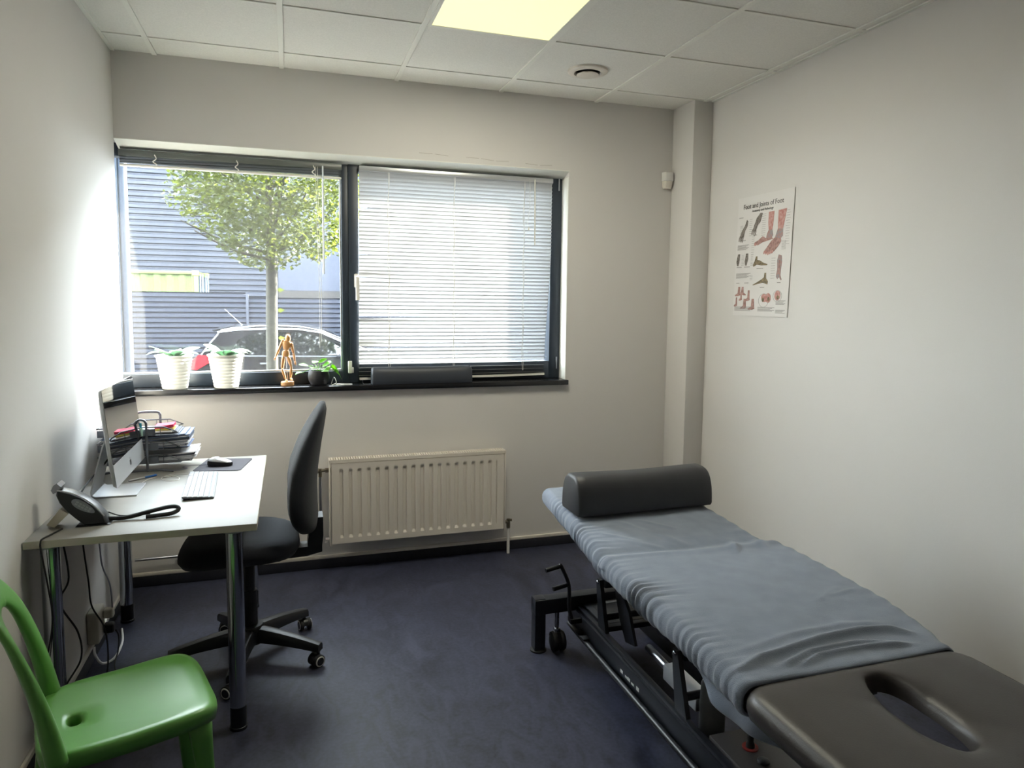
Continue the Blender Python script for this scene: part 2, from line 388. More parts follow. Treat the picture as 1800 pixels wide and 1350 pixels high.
# ------------------------------------------------------------------ windows
FY0, FY1 = 0.105, 0.175      # frame depth
w1 = thing('window_1', 'fixed left window pane in a dark aluminium frame', 'window', (0.5, 0.14, WZ0)); w1['kind'] = 'structure'
f = MB()
f.box(-0.099, -0.045, FY0, FY1, 1.042, WZ1 - .005, .003); f.box(1.099, 1.136, FY0, FY1, 1.042, WZ1 - .005, .003)
f.box(-0.045, 1.099, FY0, FY1, 1.042, 1.112, .003); f.box(-0.045, 1.099, FY0, FY1, 2.235, WZ1 - .005, .003)
f.build('window_frame', M['frame'], w1)
gb = MB(); gb.box(-0.045, 1.099, 0.118, 0.132, 1.1125, 1.122, .002); gb.box(1.0895, 1.0985, 0.118, 0.132, 1.1225, 2.234, .002)
gb.build('glazing_bead', M['alu'], w1)
MB().box(-0.045, 1.0985, 0.134, 0.140, 1.1125, 2.2345).build('pane', M['glass'], w1)
w2 = thing('window_2', 'opening right window sash in a dark aluminium frame behind the lowered blind', 'window', (1.8, 0.14, WZ0)); w2['kind'] = 'structure'
f = MB(); a0, a1 = 1.137, 2.423
f.box(a0, 1.192, FY0 - .006, FY1, 1.042, WZ1 - .005, .003); f.box(2.352, a1, FY0 - .006, FY1, 1.042, WZ1 - .005, .003)
f.box(1.192, 2.352, FY0 - .006, FY1, 1.042, 1.150, .003); f.box(1.192, 2.352, FY0 - .006, FY1, 2.235, WZ1 - .005, .003)
f.build('window_frame', M['frame'], w2)
MB().box(1.192, 2.352, 0.134, 0.140, 1.1505, 2.2345).build('pane', M['glass'], w2)
hd = MB(); hd.box(1.165, 1.193, 0.088, 0.0985, 1.585, 1.665, .008, 3)
hd.cyl((1.18, 0.089, 1.635), (1.18, 0.060, 1.635), 0.009, n=16)
hd.loft([[(1.180 + 0.011 * math.cos(k * pi / 6) + 0.012 * (1.645 - z), 0.058 + 0.006 * math.sin(k * pi / 6), z) for k in range(12)] for z in (1.645, 1.6, 1.55, 1.515)])
hd.build('window_handle', M['whiteplastic'], w2)
for z in (1.10, 2.20):
    MB().cyl((2.401, 0.094, z), (2.401, 0.094, z + 0.075), 0.005, n=12).build('hinge', M['steel'], w2)
struct(MB().box(-0.0, 2.436, -0.034, -0.0005, 1.0125, 1.042, .004).box(-0.095, 2.4235, -0.001, 0.180, 1.0105, 1.0415).build('window_sill', M['sill']))
o = MB().box(1.127, 1.149, 0.082, 0.0985, 1.098, 1.168, .004).box(1.1495, 1.158, 0.088, 0.0985, 1.100, 1.132, .002).build('contact_sensor', M['whiteplastic'])
tag(o, 'small white contact sensor on the dark mullion beside the small green plant', 'sensor')

# ------------------------------------------------------------------ venetian blinds
lb = thing('venetian_blind', 'raised grey venetian blind bunched at the top of the left window', 'blind', (0.55, 0.08, 2.18))
MB().box(0.004, 1.102, 0.066, 0.096, 2.232, 2.264, .003).build('headrail', M['slatgrey'], lb)
sl = MB()
for k in range(15):
    z = 2.230 - k * 0.0022
    sl.sheet(lambda u, v, z=z, k=k: (0.006 + 1.094 * u, 0.070 + 0.025 * v + 0.0006 * math.sin(k * 5), z + 0.0016 * math.sin(pi * v) + 0.0012 * math.sin(u * 9 + k)), 24, 4)
thick(sl.build('slats', M['slatgrey'], lb), 0.0006)
MB().box(0.006, 1.100, 0.070, 0.096, 2.182, 2.194, .004).build('bottom_rail', M['white'], lb)
for x in (0.17, 0.56, 0.95):
    MB().tube(spline([(x, 0.064, 2.245), (x + .008, 0.060, 2.225), (x - .006, 0.061, 2.21), (x + .01, 0.062, 2.195), (x - .004, 0.064, 2.183), (x + .012, 0.063, 2.175)]), 0.0028, 6).build('lift_cord', M['cord'], lb)
MB().cyl((1.0, 0.060, 2.246), (1.0, 0.060, 1.66), 0.0048, n=8).build('wand', M['wandm'], lb)
for x, z0 in ((0.962, 1.25), (0.972, 1.28)):
    MB().tube(spline([(x, 0.060, 2.24), (x + .004, .059, 1.9), (x + .012, .058, 1.6), (x + .010, .058, z0)]), 0.0012, 5).build('pull_cord', M['cord'], lb)

rb = thing('venetian_blind', 'lowered white venetian blind glowing over the right window', 'blind', (1.77, 0.08, 1.06))
MB().box(1.196, 2.352, 0.066, 0.096, 2.236, 2.264, .003).build('headrail', M['alu'], rb)
NS = 53; bl = MB()
bent = {9: (0.10, 0.9), 21: (0.05, 0.5), 26: (0.12, -0.8), 37: (0.24, 1.0), 38: (0.3, -0.5), 44: (0.12, -0.9), 45: (0.45, 0.6)}
for k in range(NS):
    z = 2.226 - k * (2.226 - 1.085) / (NS - 1); tt = k / (NS - 1)
    x0 = 1.197 - 0.010 * tt; x1 = 2.350 - 0.036 * smooth((tt - .3) / .7)
    rnd = random.uniform(-.05, .05)
    def fn(u, v, z=z, x0=x0, x1=x1, k=k, rnd=rnd):
        tilt = (1.00 if k < NS - 4 else .22) + rnd; dz = 0
        if k in bent:
            L_, am = bent[k]; g = math.exp(-(u / L_) ** 2); tilt -= 0.8 * am * g; dz = -0.006 * am * g
        vv = v - 0.5; c = 0.0016 * (1 - 4 * vv * vv)
        return (lerp(x0, x1, u), 0.081 + 0.025 * vv * math.cos(tilt) + c * math.sin(tilt), z + dz - 0.025 * vv * math.sin(tilt) + c * math.cos(tilt) - 0.0015 * math.sin(pi * u) * tt)
    bl.sheet(fn, 28, 3)
bl.build('slats', M['slat'], rb)
MB().loft([[(x, 0.081 + 0.011 * a, 1.066 + 0.006 * b + 0.006 * ((x - 1.9) / .4) ** 2 * (x > 1.9)) for a, b in ((-1, -1), (1, -1), (1, 1), (-1, 1))] for x in [1.19 + 1.124 * i / 16 for i in range(17)]]).build('bottom_rail', M['white'], rb)
for x in (1.355, 1.735, 2.165):
    lc = MB()
    lc.tube([(x + .004 * math.sin(i), 0.064 + .002 * (i % 2), 2.235 - i * 0.0437) for i in range(27)], 0.0014, 5)
    lc.tube([(x + .006 + .003 * math.cos(i), 0.0665, 2.235 - i * 0.0437) for i in range(27)], 0.0012, 5)
    lc.build('ladder_cord', M['cord'], rb)
MB().cyl((2.232, 0.060, 2.25), (2.236, 0.060, 1.86), 0.0045, n=8).build('wand', M['cord'], rb)
MB().tube(spline([(2.20, .062, 2.25), (2.202, .061, 2.1), (2.19, .060, 2.0), (2.195, .060, 1.965)]), .0013, 5).ell((2.196, .060, 1.955), (.006, .006, .011), 8, 6).build('pull_cord', M['cord'], rb)

# ------------------------------------------------------------------ alarm detector, poster
d = thing('motion_detector', 'small white motion detector high in the corner beside the pillar', 'detector', (3.09, -0.03, 2.29))
MB().loft([[(3.087 + a * 0.034, -0.002 - 0.048 * b * sc, z) for a, b in ((-1, 0), (1, 0), (1, .55), (.75, .9), (.3, 1), (-.3, 1), (-.75, .9), (-1, .55))] for z, sc in ((2.335, .9), (2.330, 1), (2.285, 1.0), (2.282, .96))]).build('housing', M['whiteplastic'], d)
MB().loft([[(3.087 + a * 0.030 * q, -0.002 - 0.046 * b * sc, z) for a, b in ((-1, 0), (1, 0), (1, .55), (.75, .9), (.3, 1), (-.3, 1), (-.75, .9), (-1, .55))] for z, sc, q in ((2.281, .97, 1), (2.25, .82, .95), (2.236, .6, .8))]).build('lens', M['cream'], d)

PY0, PY1, PZ0, PZ1 = -0.545, -1.020, 1.456, 2.114     # far edge, near edge, bottom, top
po = thing('poster', 'anatomy poster of feet and foot joints on the right wall', 'poster', (XR, -0.78, PZ0))
XP = XR - 0.005
pm = MB().sheet(lambda u, v: (XR - 0.0022 - 0.002 * smooth(u), lerp(PY0, PY1, u) + 0.018 * (1 - v), lerp(PZ0, PZ1, v)), 10, 10).build('poster_sheet', M['posterM'], po)
pm.data.polygons.foreach_set('use_smooth', [False] * len(pm.data.polygons)); thick(pm, 0.0012)
def pp(u, v, d=0.0):       # u 0..1 from the far edge, v 0..1 from the top
    vv = 1 - v
    return (XR - 0.0022 - 0.002 * smooth(u) - 0.0018 - d, lerp(PY0, PY1, u) + 0.018 * (1 - vv), lerp(PZ0, PZ1, vv))
def art(name, polys, m, lift=0.0):
    if name == 'small_print':
        b = MB()
        for P_ in polys: b.prism(P_, lambda a, c, d: pp(a, c, d), lift, lift + 0.0005)
        o = b.build(name, m, po); o['kind'] = 'stuff'; return
    for P_ in polys: MB().prism(P_, lambda a, c, d: pp(a, c, d), lift, lift + 0.0005).build(name, m, po)
def poly(cx, cy, pts, s=1.0): return [(cx + s * x, cy + s * y) for x, y in pts]
def blob(cx, cy, rx, ry, ang=0, n=14):
    return [(cx + (rx * math.cos(a) * math.cos(ang) - ry * math.sin(a) * math.sin(ang)), cy + (rx * math.cos(a) * math.sin(ang) + ry * math.sin(a) * math.cos(ang)) * 0.72) for a in [2 * pi * k / n for k in range(n)]]
def text_on(name, body, u, v, size, m):
    cu = bpy.data.curves.new(name, 'FONT'); cu.body = body; cu.size = size; cu.align_x = 'CENTER'; cu.extrude = 0.0002
    tmp = bpy.data.objects.new(name, cu); COL.objects.link(tmp); bpy.context.view_layer.update()
    me = bpy.data.meshes.new_from_object(tmp.evaluated_get(bpy.context.evaluated_depsgraph_get())); bpy.data.objects.remove(tmp); bpy.data.curves.remove(cu)
    ob = bpy.data.objects.new(name, me); COL.objects.link(ob); me.materials.clear(); me.materials.append(m)
    ob.location = pp(u, v, 0.0006); ob.rotation_euler = (pi / 2, 0, -pi / 2)
    ob.parent = po; ob.matrix_parent_inverse = parent_matrix(po).inverted(); return ob
text_on('title_text', 'Foot and Joints of Foot', 0.47, 0.100, 0.0365, M['ink'])
text_on('subtitle_text', 'Anatomy and Pathology', 0.47, 0.135, 0.019, M['ink'])
# two large lower legs with feet
art('leg_drawing', [[(.585, .155), (.685, .155), (.675, .25), (.665, .30), (.60, .30), (.585, .24)], [(.755, .155), (.895, .15), (.865, .25), (.845, .305), (.76, .30), (.755, .24)]], M['muscle'])
art('ankle_drawing', [[(.60, .30), (.665, .30), (.685, .345), (.66, .37), (.56, .37), (.575, .33)], [(.76, .30), (.845, .305), (.85, .36), (.80, .385), (.72, .365)]], M['tendon'], .0002)
art('foot_drawing', [[(.56, .365), (.67, .365), (.69, .375), (.60, .385), (.50, .395), (.42, .415), (.36, .41), (.355, .39), (.42, .375), (.50, .345)],
                     [(.72, .365), (.82, .38), (.83, .40), (.78, .44), (.72, .475), (.66, .49), (.57, .488), (.54, .47), (.60, .43), (.66, .39)]], M['skin'], .0003)
art('toe_drawing', [blob(.545 + .035 * i, .478 + .005 * (2 - abs(2 - i)), .014, .022, .5) for i in range(5)] + [blob(.37, .405, .022, .018, .2)], M['muscle'], .0006)
# skeletal feet, upper left
art('skeleton_drawing', [[(.185, .19), (.21, .205), (.20, .245), (.16, .28), (.135, .34), (.09, .345), (.06, .335), (.09, .285), (.15, .24)],
                         [(.435, .15), (.475, .155), (.46, .19), (.44, .225), (.40, .245), (.36, .30), (.30, .295), (.33, .245), (.37, .19)]], M['bonegrey'])
art('toe_bones', [blob(.055 + .022 * i, .345 + .004 * i, .007, .035, .35) for i in range(4)] + [blob(.295 + .022 * i, .30 + .004 * i, .007, .035, .35) for i in range(4)], M['bonegrey'], .0003)
# ankle joints from behind
art('ankle_bones', [[(.045, .475), (.085, .475), (.085, .52), (.075, .55), (.065, .575), (.035, .575), (.02, .54), (.03, .51)], [(.20, .475), (.245, .475), (.25, .52), (.235, .55), (.225, .575), (.195, .575), (.185, .54), (.195, .51)]], M['bonegrey'])
art('side_foot_bones', [[(.395, .505), (.425, .505), (.425, .535), (.47, .54), (.55, .565), (.62, .575), (.60, .585), (.50, .583), (.42, .575), (.36, .59), (.345, .575), (.375, .545)],
                        [(.57, .645), (.60, .645), (.605, .69), (.64, .715), (.635, .74), (.60, .735), (.55, .725), (.45, .735), (.37, .745), (.36, .74), (.44, .72), (.53, .695), (.565, .68)]], M['bone'])
art('sole_drawing', [[(.80, .505), (.855, .515), (.865, .56), (.855, .62), (.85, .67), (.875, .705), (.86, .71), (.83, .685), (.80, .70), (.775, .68), (.79, .62), (.78, .55)]], M['tendon'])
art('sole_muscle', [[(.81, .55), (.84, .55), (.835, .62), (.83, .66), (.80, .66), (.81, .60)]], M['skin'], .0003)
# small feet lower left, joints lower right
sm = [(0, 0), (.03, 0), (.035, .035), (.04, .055), (.01, .06), (-.04, .062), (-.045, .054), (-.005, .042)]
art('small_feet', [poly(.085, .755, sm, 1.3), poly(.19, .755, [(-x, y) for x, y in sm], 1.2), poly(.14, .80, [(x * .6, y) for x, y in sm], 1.2), poly(.28, .785, [(x * .7, y) for x, y in sm], 1.5), poly(.05, .845, [(x * .6, y) for x, y in sm], 1.3), poly(.205, .858, sm, 1.4), poly(.36, .858, sm, 1.5)], M['skin'])
art('joint_drawing', [blob(.59, .85, .055, .045, .5), blob(.66, .85, .05, .055, -.2), blob(.82, .83, .05, .055, .2)], M['muscle'])
art('joint_bone', [blob(.57, .865, .02, .025), blob(.67, .86, .02, .025), blob(.83, .845, .022, .022)], M['bone'], .0003)
# caption lines and blocks of small print
ln = []
def bar(u, v, wd, h=.0022): ln.append([(u, v), (u + wd, v), (u + wd, v + h), (u, v + h)])
for i in range(14):
    bar(.89 + .01 * (i % 2), .165 + i * .02, .06); bar(.47, .165 + i * .017, .07); bar(.84, .40 + i * .009, .07) if i < 8 else None
for i in range(9): bar(.06, .235 + i * .012, .06); bar(.24, .19 + i * .017, .05); bar(.68, .53 + i * .02, .07); bar(.30, .34 + i * .018, .05)
for i in range(8): bar(.12, .485 + i * .012, .05); bar(.30, .49 + i * .012, .04); bar(.30, .66 + i * .012, .05) if i < 4 else None
for (u, v, wd, n) in ((.03, .40, .22, 6), (.03, .64, .28, 6), (.03, .925, .36, 5), (.48, .925, .30, 5), (.80, .87, .16, 5), (.80, .945, .16, 4)):
    for i in range(n): bar(u, v + i * .0075, wd * (1 - .12 * ((i * 7) % 3)), .0035)
for (u, v, wd) in ((.08, .36, .10), (.32, .325, .07), (.03, .585, .10), (.18, .585, .11), (.42, .605, .12), (.50, .76, .08), (.80, .725, .06), (.04, .72, .06), (.2, .72, .08), (.03, .165, .08)): bar(u, v, wd, .005)
art('small_print', ln, M['inkgrey'])
for cx, cy, R in ((.58, .87, .09), (.82, .835, .075)):
    b = MB()
    for k in range(36):
        P_ = [(cx + R * q * math.cos(a), cy + .62 * R * q * math.sin(a)) for a, q in ((2 * pi * k / 36, 1), (2 * pi * (k + 1) / 36, 1), (2 * pi * (k + 1) / 36, .97), (2 * pi * k / 36, .97))]
        b.prism(P_, lambda a, c, d: pp(a, c, d), 0, .0005)
    b.build('circle_line', M['inkgrey'], po)

# ------------------------------------------------------------------ radiator and pipes
ra = thing('radiator', 'cream panel radiator with vertical ribs below the window', 'radiator', (1.5, -0.07, 0.15))
RX0, RX1, RZ0, RZ1, RY = 1.005, 2.018, 0.160, 0.638, -0.105
NR = 18
def rad(u, v):
    x = lerp(RX0 + .012, RX1 - .012, u); z = lerp(RZ0 + .008, RZ1 - .018, v); dpt = 0
    lo, hi = 0.045, 0.955
    if 0.068 < v < 0.925 and lo < u < hi:
        q = ((u - lo) / (hi - lo) * NR) % 1.0
        e = min(1, max(0, (v - .068) / .03)) * min(1, max(0, (.925 - v) / .03))
        dpt = e * (0.009 if q < .30 else 0.0 if .40 < q < .90 else 0.009 * (1 - (q - .30) / .10) if q <= .40 else 0.009 * (q - .90) / .10)
    return (x, RY + dpt, z)
fp = MB(); nu = NR * 22 + 20; fp.sheet(rad, nu, 60)
fp.box(RX0 + .012, RX1 - .012, RY + .0102, RY + .02, RZ0 + .008, RZ1 - .018, .003)
fp.build('front_panel', M['cream'], ra, sharp=25)
for xa in (RX0, RX1 - .009): MB().box(xa, xa + .009, RY + .004, -0.032, RZ0 - .004, RZ1 - .006, .002).build('side_panel', M['cream'], ra)
MB().box(RX0 + .014, RX1 - .014, -0.05, -0.035, RZ0 + .01, RZ1 - .02, .003).build('rear_panel', M['cream'], ra)
gr = MB(); n = 74
gr.box(RX0, RX1, RY + .004, RY + .010, RZ1 - .016, RZ1 + .002); gr.box(RX0, RX1, -0.034, -0.028, RZ1 - .016, RZ1 + .002)
for i in range(n + 1):
    x = lerp(RX0 + .004, RX1 - .004, i / n); gr.box(x - .0042, x + .0042, RY + .010, -0.034, RZ1 - .003, RZ1 + .001)
gr.build('top_grille', M['cream'], ra)
for x in (1.2, 1.82): MB().box(x - .02, x + .02, -0.0345, -0.0005, 0.25, 0.56).build('wall_bracket', M['cream'], ra)
v = MB(); zt = 0.578
v.cyl((RX0 + .012, -0.065, zt), (RX0 - .018, -0.065, zt), .013, n=6); v.cyl((RX0 - .018, -0.065, zt), (RX0 - .055, -0.065, zt - .002), .009, n=14)
v.cyl((RX0 - .045, -0.065, zt + .01), (RX0 - .045, -0.065, zt - .035), .010, n=8); v.cyl((RX0 - .05, -0.065, zt), (RX0 - .10, -0.065, zt - .008), .014, .017, n=16)
v.build('thermostat_valve', M['brass'], ra)
MB().tube(spline([(RX0 - .045, -0.065, zt - .03), (RX0 - .045, -0.065, 0.40), (RX0 - .045, -0.062, 0.22), (RX0 - .05, -0.055, 0.175), (RX0 - .09, -0.045, 0.160), (0.75, -0.035, 0.158), (0.03, -0.032, 0.156)], 10), .0075, 10).build('supply_pipe', M['steel'], ra)
for x in (0.25, 0.70):
    cl = MB(); cl.box(x - .012, x + .012, -0.046, -0.0005, 0.143, 0.1480, .001); cl.box(x - .012, x + .012, -0.046, -0.0005, 0.1675, 0.1715, .001); cl.box(x - .012, x + .012, -0.008, -0.0005, 0.148, 0.1675)
    cl.build('pipe_clip', M['whiteplastic'], ra)
v = MB(); v.cyl((RX0 + .002, -0.06, .185), (RX0 - .02, -0.06, .185), .009, n=10); v.cyl((RX0 - .012, -0.06, .19), (RX0 - .018, -0.06, .165), .006, n=10); v.build('drain_tap', M['white'], ra)
v = MB(); v.cyl((RX1 - .002, -0.065, .195), (RX1 + .035, -0.065, .195), .011, n=8); v.cyl((RX1 + .030, -0.065, .212), (RX1 + .030, -0.065, .158), .012, n=8); v.cyl((RX1 + .030, -0.065, .205), (RX1 + .050, -0.075, .205), .008, n=8)
v.build('return_valve', M['brass'], ra)
MB().cyl((RX1 + .030, -0.065, .160), (RX1 + .030, -0.065, .0), .009, n=12).build('return_pipe', M['white'], ra)

# ------------------------------------------------------------------ desk
DZ = 0.75
dk = thing('office_desk', 'pale laminate office desk on four chrome tube legs along the left wall', 'desk', (0.35, -0.95, 0))
MB().box(0.004, 0.693, -1.504, -0.386, DZ - 0.025, DZ, .0015).build('desktop', [M['desk']], dk)
eb = MB(); eb.box(0.004, 0.693, -1.5055, -1.5042, DZ - .0245, DZ - .0008); eb.box(0.6932, 0.6945, -1.505, -.386, DZ - .0245, DZ - .0008); eb.build('edge_band', M['deskedge'], dk)
for x, y in ((0.066, -1.466), (0.618, -1.466), (0.618, -0.424), (0.066, -0.424)):
    lg = MB().lathe([(0.028, DZ - .0252), (0.028, 0.085)], (x, y, 0), 32).build('leg', M['chrome'], dk)
    MB().lathe([(0.0275, 0.085), (0.0275, 0.012), (0.030, 0.010), (0.030, 0.0), ], (x, y, 0), 32).build('leg_foot', M['darkmetal'], lg)
    MB().lathe([(0.028, DZ - .034), (0.040, DZ - .030), (0.040, DZ - .0252)], (x, y, 0), 24).build('mounting_plate', M['steel'], lg)

# ------------------------------------------------------------------ computer
pc = thing('desktop_computer', 'silver all-in-one computer with black glass screen on the desk', 'computer', (0.16, -0.93, DZ))
TL = math.radians(6.0); SC = Vector((0.205, -0.925, 0.826)); HW, SH, CH = 0.264, 0.362, 0.085
def scr(a, b, d=0.0):      # a along the screen (towards the camera), b up the screen, d out of the screen
    n = Vector((math.cos(TL), 0, math.sin(TL))); up = Vector((-math.sin(TL), 0, math.cos(TL)))
    return SC + Vector((0, -1, 0)) * a + up * b + n * d
def rr2(hw, b0, b1, r, grow=0.0):
    return [(x, (b0 + b1) / 2 + y) for x, y in rrect(hw + grow, (b1 - b0) / 2 + grow, r)]
MB().loft([[scr(a, b, d) for a, b in rr2(HW, 0, SH, .012, g)] for d, g in ((-.0012, 0), (-.004, 0), (-.012, -.004), (-.026, -.05), (-.034, -.12))]).build('rear_shell', M['alu'], pc)
MB().loft([[scr(a, b, d) for a, b in rr2(HW, 0, CH, .010)] for d in (-.0010, .0006)]).build('chin', M['alu'], pc)
MB().loft([[scr(a, b, d) for a, b in rr2(HW, CH + .0006, SH, .010)] for d in (-.0010, .0008)]).build('screen', M['screen'], pc)
lg = MB(); ap = [(0.000, .0075), (.004, .0095), (.009, .009), (.0125, .005), (.0115, .002), (.0105, -.001), (.0125, -.005), (.009, -.011), (.0055, -.0135), (0, -.012), (-.0055, -.0135), (-.010, -.009), (-.0125, -.002), (-.0115, .005), (-.007, .009)]
lg.loft([[scr(a, CH / 2 + b - .001, d) for a, b in ap] for d in (.0007, .0012)])
lg.loft([[scr(.001 + a * .5 + b * .25, CH / 2 + .0125 + b * .5, d) for a, b in ((0, -.005), (.004, 0), (.003, .008), (-.002, .003))] for d in (.0007, .0012)])
lg.build('emblem', M['blackplastic'], pc)
st = MB()
path = [(0.236, DZ + .003), (0.20, DZ + .003), (0.15, DZ + .0032), (0.095, DZ + .0036), (0.083, DZ + .010), (0.080, DZ + .022), (0.092, DZ + .075), (0.108, DZ + .14), (0.124, DZ + .20), (0.140, DZ + .235)]
rings = []
for i, (x, z) in enumerate(path):
    x2, z2 = path[min(i + 1, len(path) - 1)]; x1, z1 = path[max(i - 1, 0)]
    tx, tz = x2 - x1, z2 - z1; L = math.hypot(tx, tz); nx, nz = -tz / L, tx / L
    hw = 0.096 if i < 5 else lerp(.096, .080, (i - 4) / 5); th = 0.0026
    rings.append([(x - nx * th, -0.925 - hw, z - nz * th), (x - nx * th, -0.925 + hw, z - nz * th), (x + nx * th, -0.925 + hw, z + nz * th), (x + nx * th, -0.925 - hw, z + nz * th)])
st.loft(rings); st.build('stand', M['alu'], pc)
MB().tube(spline([(0.140, -0.925, 0.905), (0.105, -0.90, 0.86), (0.065, -0.88, 0.815), (0.045, -0.95, 0.785), (0.040, -1.06, 0.758), (0.030, -1.15, 0.7545), (0.022, -1.22, 0.7545)], 8), .0035, 8).build('power_cable', M['rubber'], pc)

# keyboard
ka = Vector((0.022, -0.420, 0)).normalized(); kb = Vector((-ka.y, ka.x, 0)); KC = Vector((0.457, -0.930, DZ))
kbd = thing('keyboard', 'slim white and silver keyboard on the desk below the mouse mat', 'keyboard', KC)
def kp(a, b, z): return KC + ka * a + kb * b + Vector((0, 0, z))
kr = rrect(0.213, 0.057, .008)
MB().loft([[kp(a, b, z + .004 * -(b / .057) + .004) for a, b in kr] for z in (0.0015, 0.0065)]).build('keyboard_body', M['keygap'], kbd)
ky = MB()
for r in range(6):
    b = .047 - r * 0.0188; hgt = 0.0082 if r else .005
    cols = 21
    for cidx in range(cols):
        a = -0.202 + cidx * 0.0202; wd = .0083
        if r == 5 and 4 <= cidx <= 8:
            if cidx == 4: a = -0.202 + 6 * 0.0202; wd = .049
            else: continue
        zc = .0066 + .004 * -(b / .057) + .004
        ky.loft([[kp(a + sx * q, b + sy * hgt * (q / wd), z) for sx, sy in ((-1, -1), (1, -1), (1, 1), (-1, 1))] for z, q, qq in ((zc, wd, 1), (zc + .0016, wd, 1), (zc + .0022, wd * .93, 1))])
ky.build('keys', M['keyw'], kbd, sharp=20)
ft = MB(); ft.loft([[kp(a * .96, b * .2 - .04, z) for a, b in kr] for z in (0.0, 0.005)]); ft.build('rear_foot', M['darkmetal'], kbd)
o = MB().tube(spline([kp(-.214, -.045, .004), kp(-.235, -.075, .0015), kp(-.24, -.13, .0015), kp(-.19, -.165, .0015), kp(-.13, -.14, .0015), kp(-.135, -.095, .0017), kp(-.19, -.11, .004), kp(-.20, -.20, .0015), kp(-.12, -.235, .0015)], 10), .0014, 6).build('keyboard_cable', M['whiteplastic'], kbd)
# mouse mat and mouse
mm_o = [(0.424, -0.408), (0.623, -0.461), (0.594, -0.701), (0.403, -0.659)]
mc = Vector((0.512, -0.556, DZ)); e1 = Vector((0.199, -0.035, 0)).normalized(); e2 = Vector((-e1.y, e1.x, 0))
mo = MB().loft([[mc + e1 * a + e2 * b + Vector((0, 0, z)) for a, b in rrect(.102, .122, .016)] for z in (0.0003, .003)]).build('mouse_mat', M['padm'], origin=mc)
tag(mo, 'thin dark grey mouse mat at the far right of the desk', 'mouse mat')
mq = Vector((0.498, -0.575, DZ + .003)); ms = thing('computer_mouse', 'black and silver computer mouse on the dark mat', 'mouse', mq)
def mp_(a, b, z): return mq + e1 * a + e2 * b + Vector((0, 0, z))
def mring(z, s): return [mp_(.056 * s * math.cos(k * pi / 12), .031 * s * math.sin(k * pi / 12) * (1 + .08 * math.cos(k * pi / 6)), z - .006 * math.cos(k * pi / 12) * (z / .03)) for k in range(24)]
MB().loft([mring(z, s) for z, s in ((.0004, .93), (.006, 1.0), (.014, 1.0), (.021, .93))]).build('mouse_base', M['blackplastic'], ms)
MB().loft([mring(z, s) for z, s in ((.0212, .93), (.026, .84), (.031, .62), (.034, .35), (.035, .05))]).build('mouse_shell', M['alu'], ms)
MB().tube(spline([mp_(-.055, .0, .006), mp_(-.09, .01, .002), mp_(-.13, .02, -.0012), mp_(-.16, -.01, -.0012), mp_(-.13, -.04, -.0012), mp_(-.17, -.08, -.0012), mp_(-.21, -.06, -.0012)], 8), .0013, 6).build('mouse_cable', M['papergrey'], ms)
# pen
pa, pb = Vector((0.163, -0.782, DZ + .0048)), Vector((0.255, -0.700, DZ + .0048)); pv = (pb - pa).normalized()
pn = thing('ballpoint_pen', 'clear ballpoint pen with a blue cap on the desk in front of the trays', 'pen', (pa + pb) / 2)
MB().tube([pa, pa + pv * .008, pa + pv * .07], [.0025, .0042, .0046], 12).build('barrel', M['clearpl'], pn)
MB().tube([pa + pv * .0705, pa + pv * .12, pb], [.0048, .0048, .004], 12).build('pen_cap', M['bluecap'], pn)

# ------------------------------------------------------------------ letter trays
TY0, TY1 = -0.645, -0.415
tr = thing('letter_tray_rack', 'grey metal rack of three letter trays behind the computer', 'letter tray', (0.19, -0.53, DZ))
for y in (TY0, TY1):
    xo = 0.0 if y == TY0 else 0.02
    u_ = MB(); u_.tube(spline([(0.212 + xo, y, DZ + .008), (0.212 + xo, y, DZ + .20), (0.209 + xo, y, DZ + .228), (0.195 + xo, y, DZ + .238), (0.150, y, DZ + .238), (0.134, y, DZ + .228), (0.130, y, DZ + .20), (0.130, y, DZ + .008)], 6), .0055, 10)
    u_.tube(spline([(0.012, y, DZ + .0055), (0.055, y, DZ + .012), (0.09, y, DZ + .014), (0.25, y, DZ + .014), (0.275, y, DZ + .012), (0.315, y, DZ + .0055)], 5), .0052, 10)
    u_.build('rack_side', M['traymetal'], tr)
TRZ = (DZ + .040, DZ + .100, DZ + .165)
TX = ((0.02, 0.345), (0.02, 0.345), (0.02, 0.335))
for (zt, (xa, xb)) in zip(TRZ, TX):
    b = MB(); ya, yb = TY0 + .012, TY1 - .012
    b.box(xa, xb, ya, yb, zt, zt + .002)
    b.tube([(xa, ya, zt + .038), (xb - .06, ya, zt + .038), (xb - .02, ya, zt + .022), (xb - .005, ya + .004, zt + .012), (xb - .045, ya + .045, zt + .008)], .003, 8)
    b.tube([(xa, yb, zt + .038), (xb - .06, yb, zt + .038), (xb - .005, yb - .004, zt + .014), (xb - .045, yb - .045, zt + .008)], .003, 8)
    b.tube([(xa, ya, zt + .038), (xa, yb, zt + .038)], .003, 8)
    for i in range(6):
        x = lerp(xa + .01, xb - .07, i / 5)
        b.box(x - .0012, x + .0012, ya - .0015, ya + .0015, zt, zt + .038); b.box(x - .0012, x + .0012, yb - .0015, yb + .0015, zt, zt + .038)
    b.box(xa, xb - .09, ya - .0006, ya + .0006, zt, zt + .030)
    b.build('tray', M['traymetal'], tr)
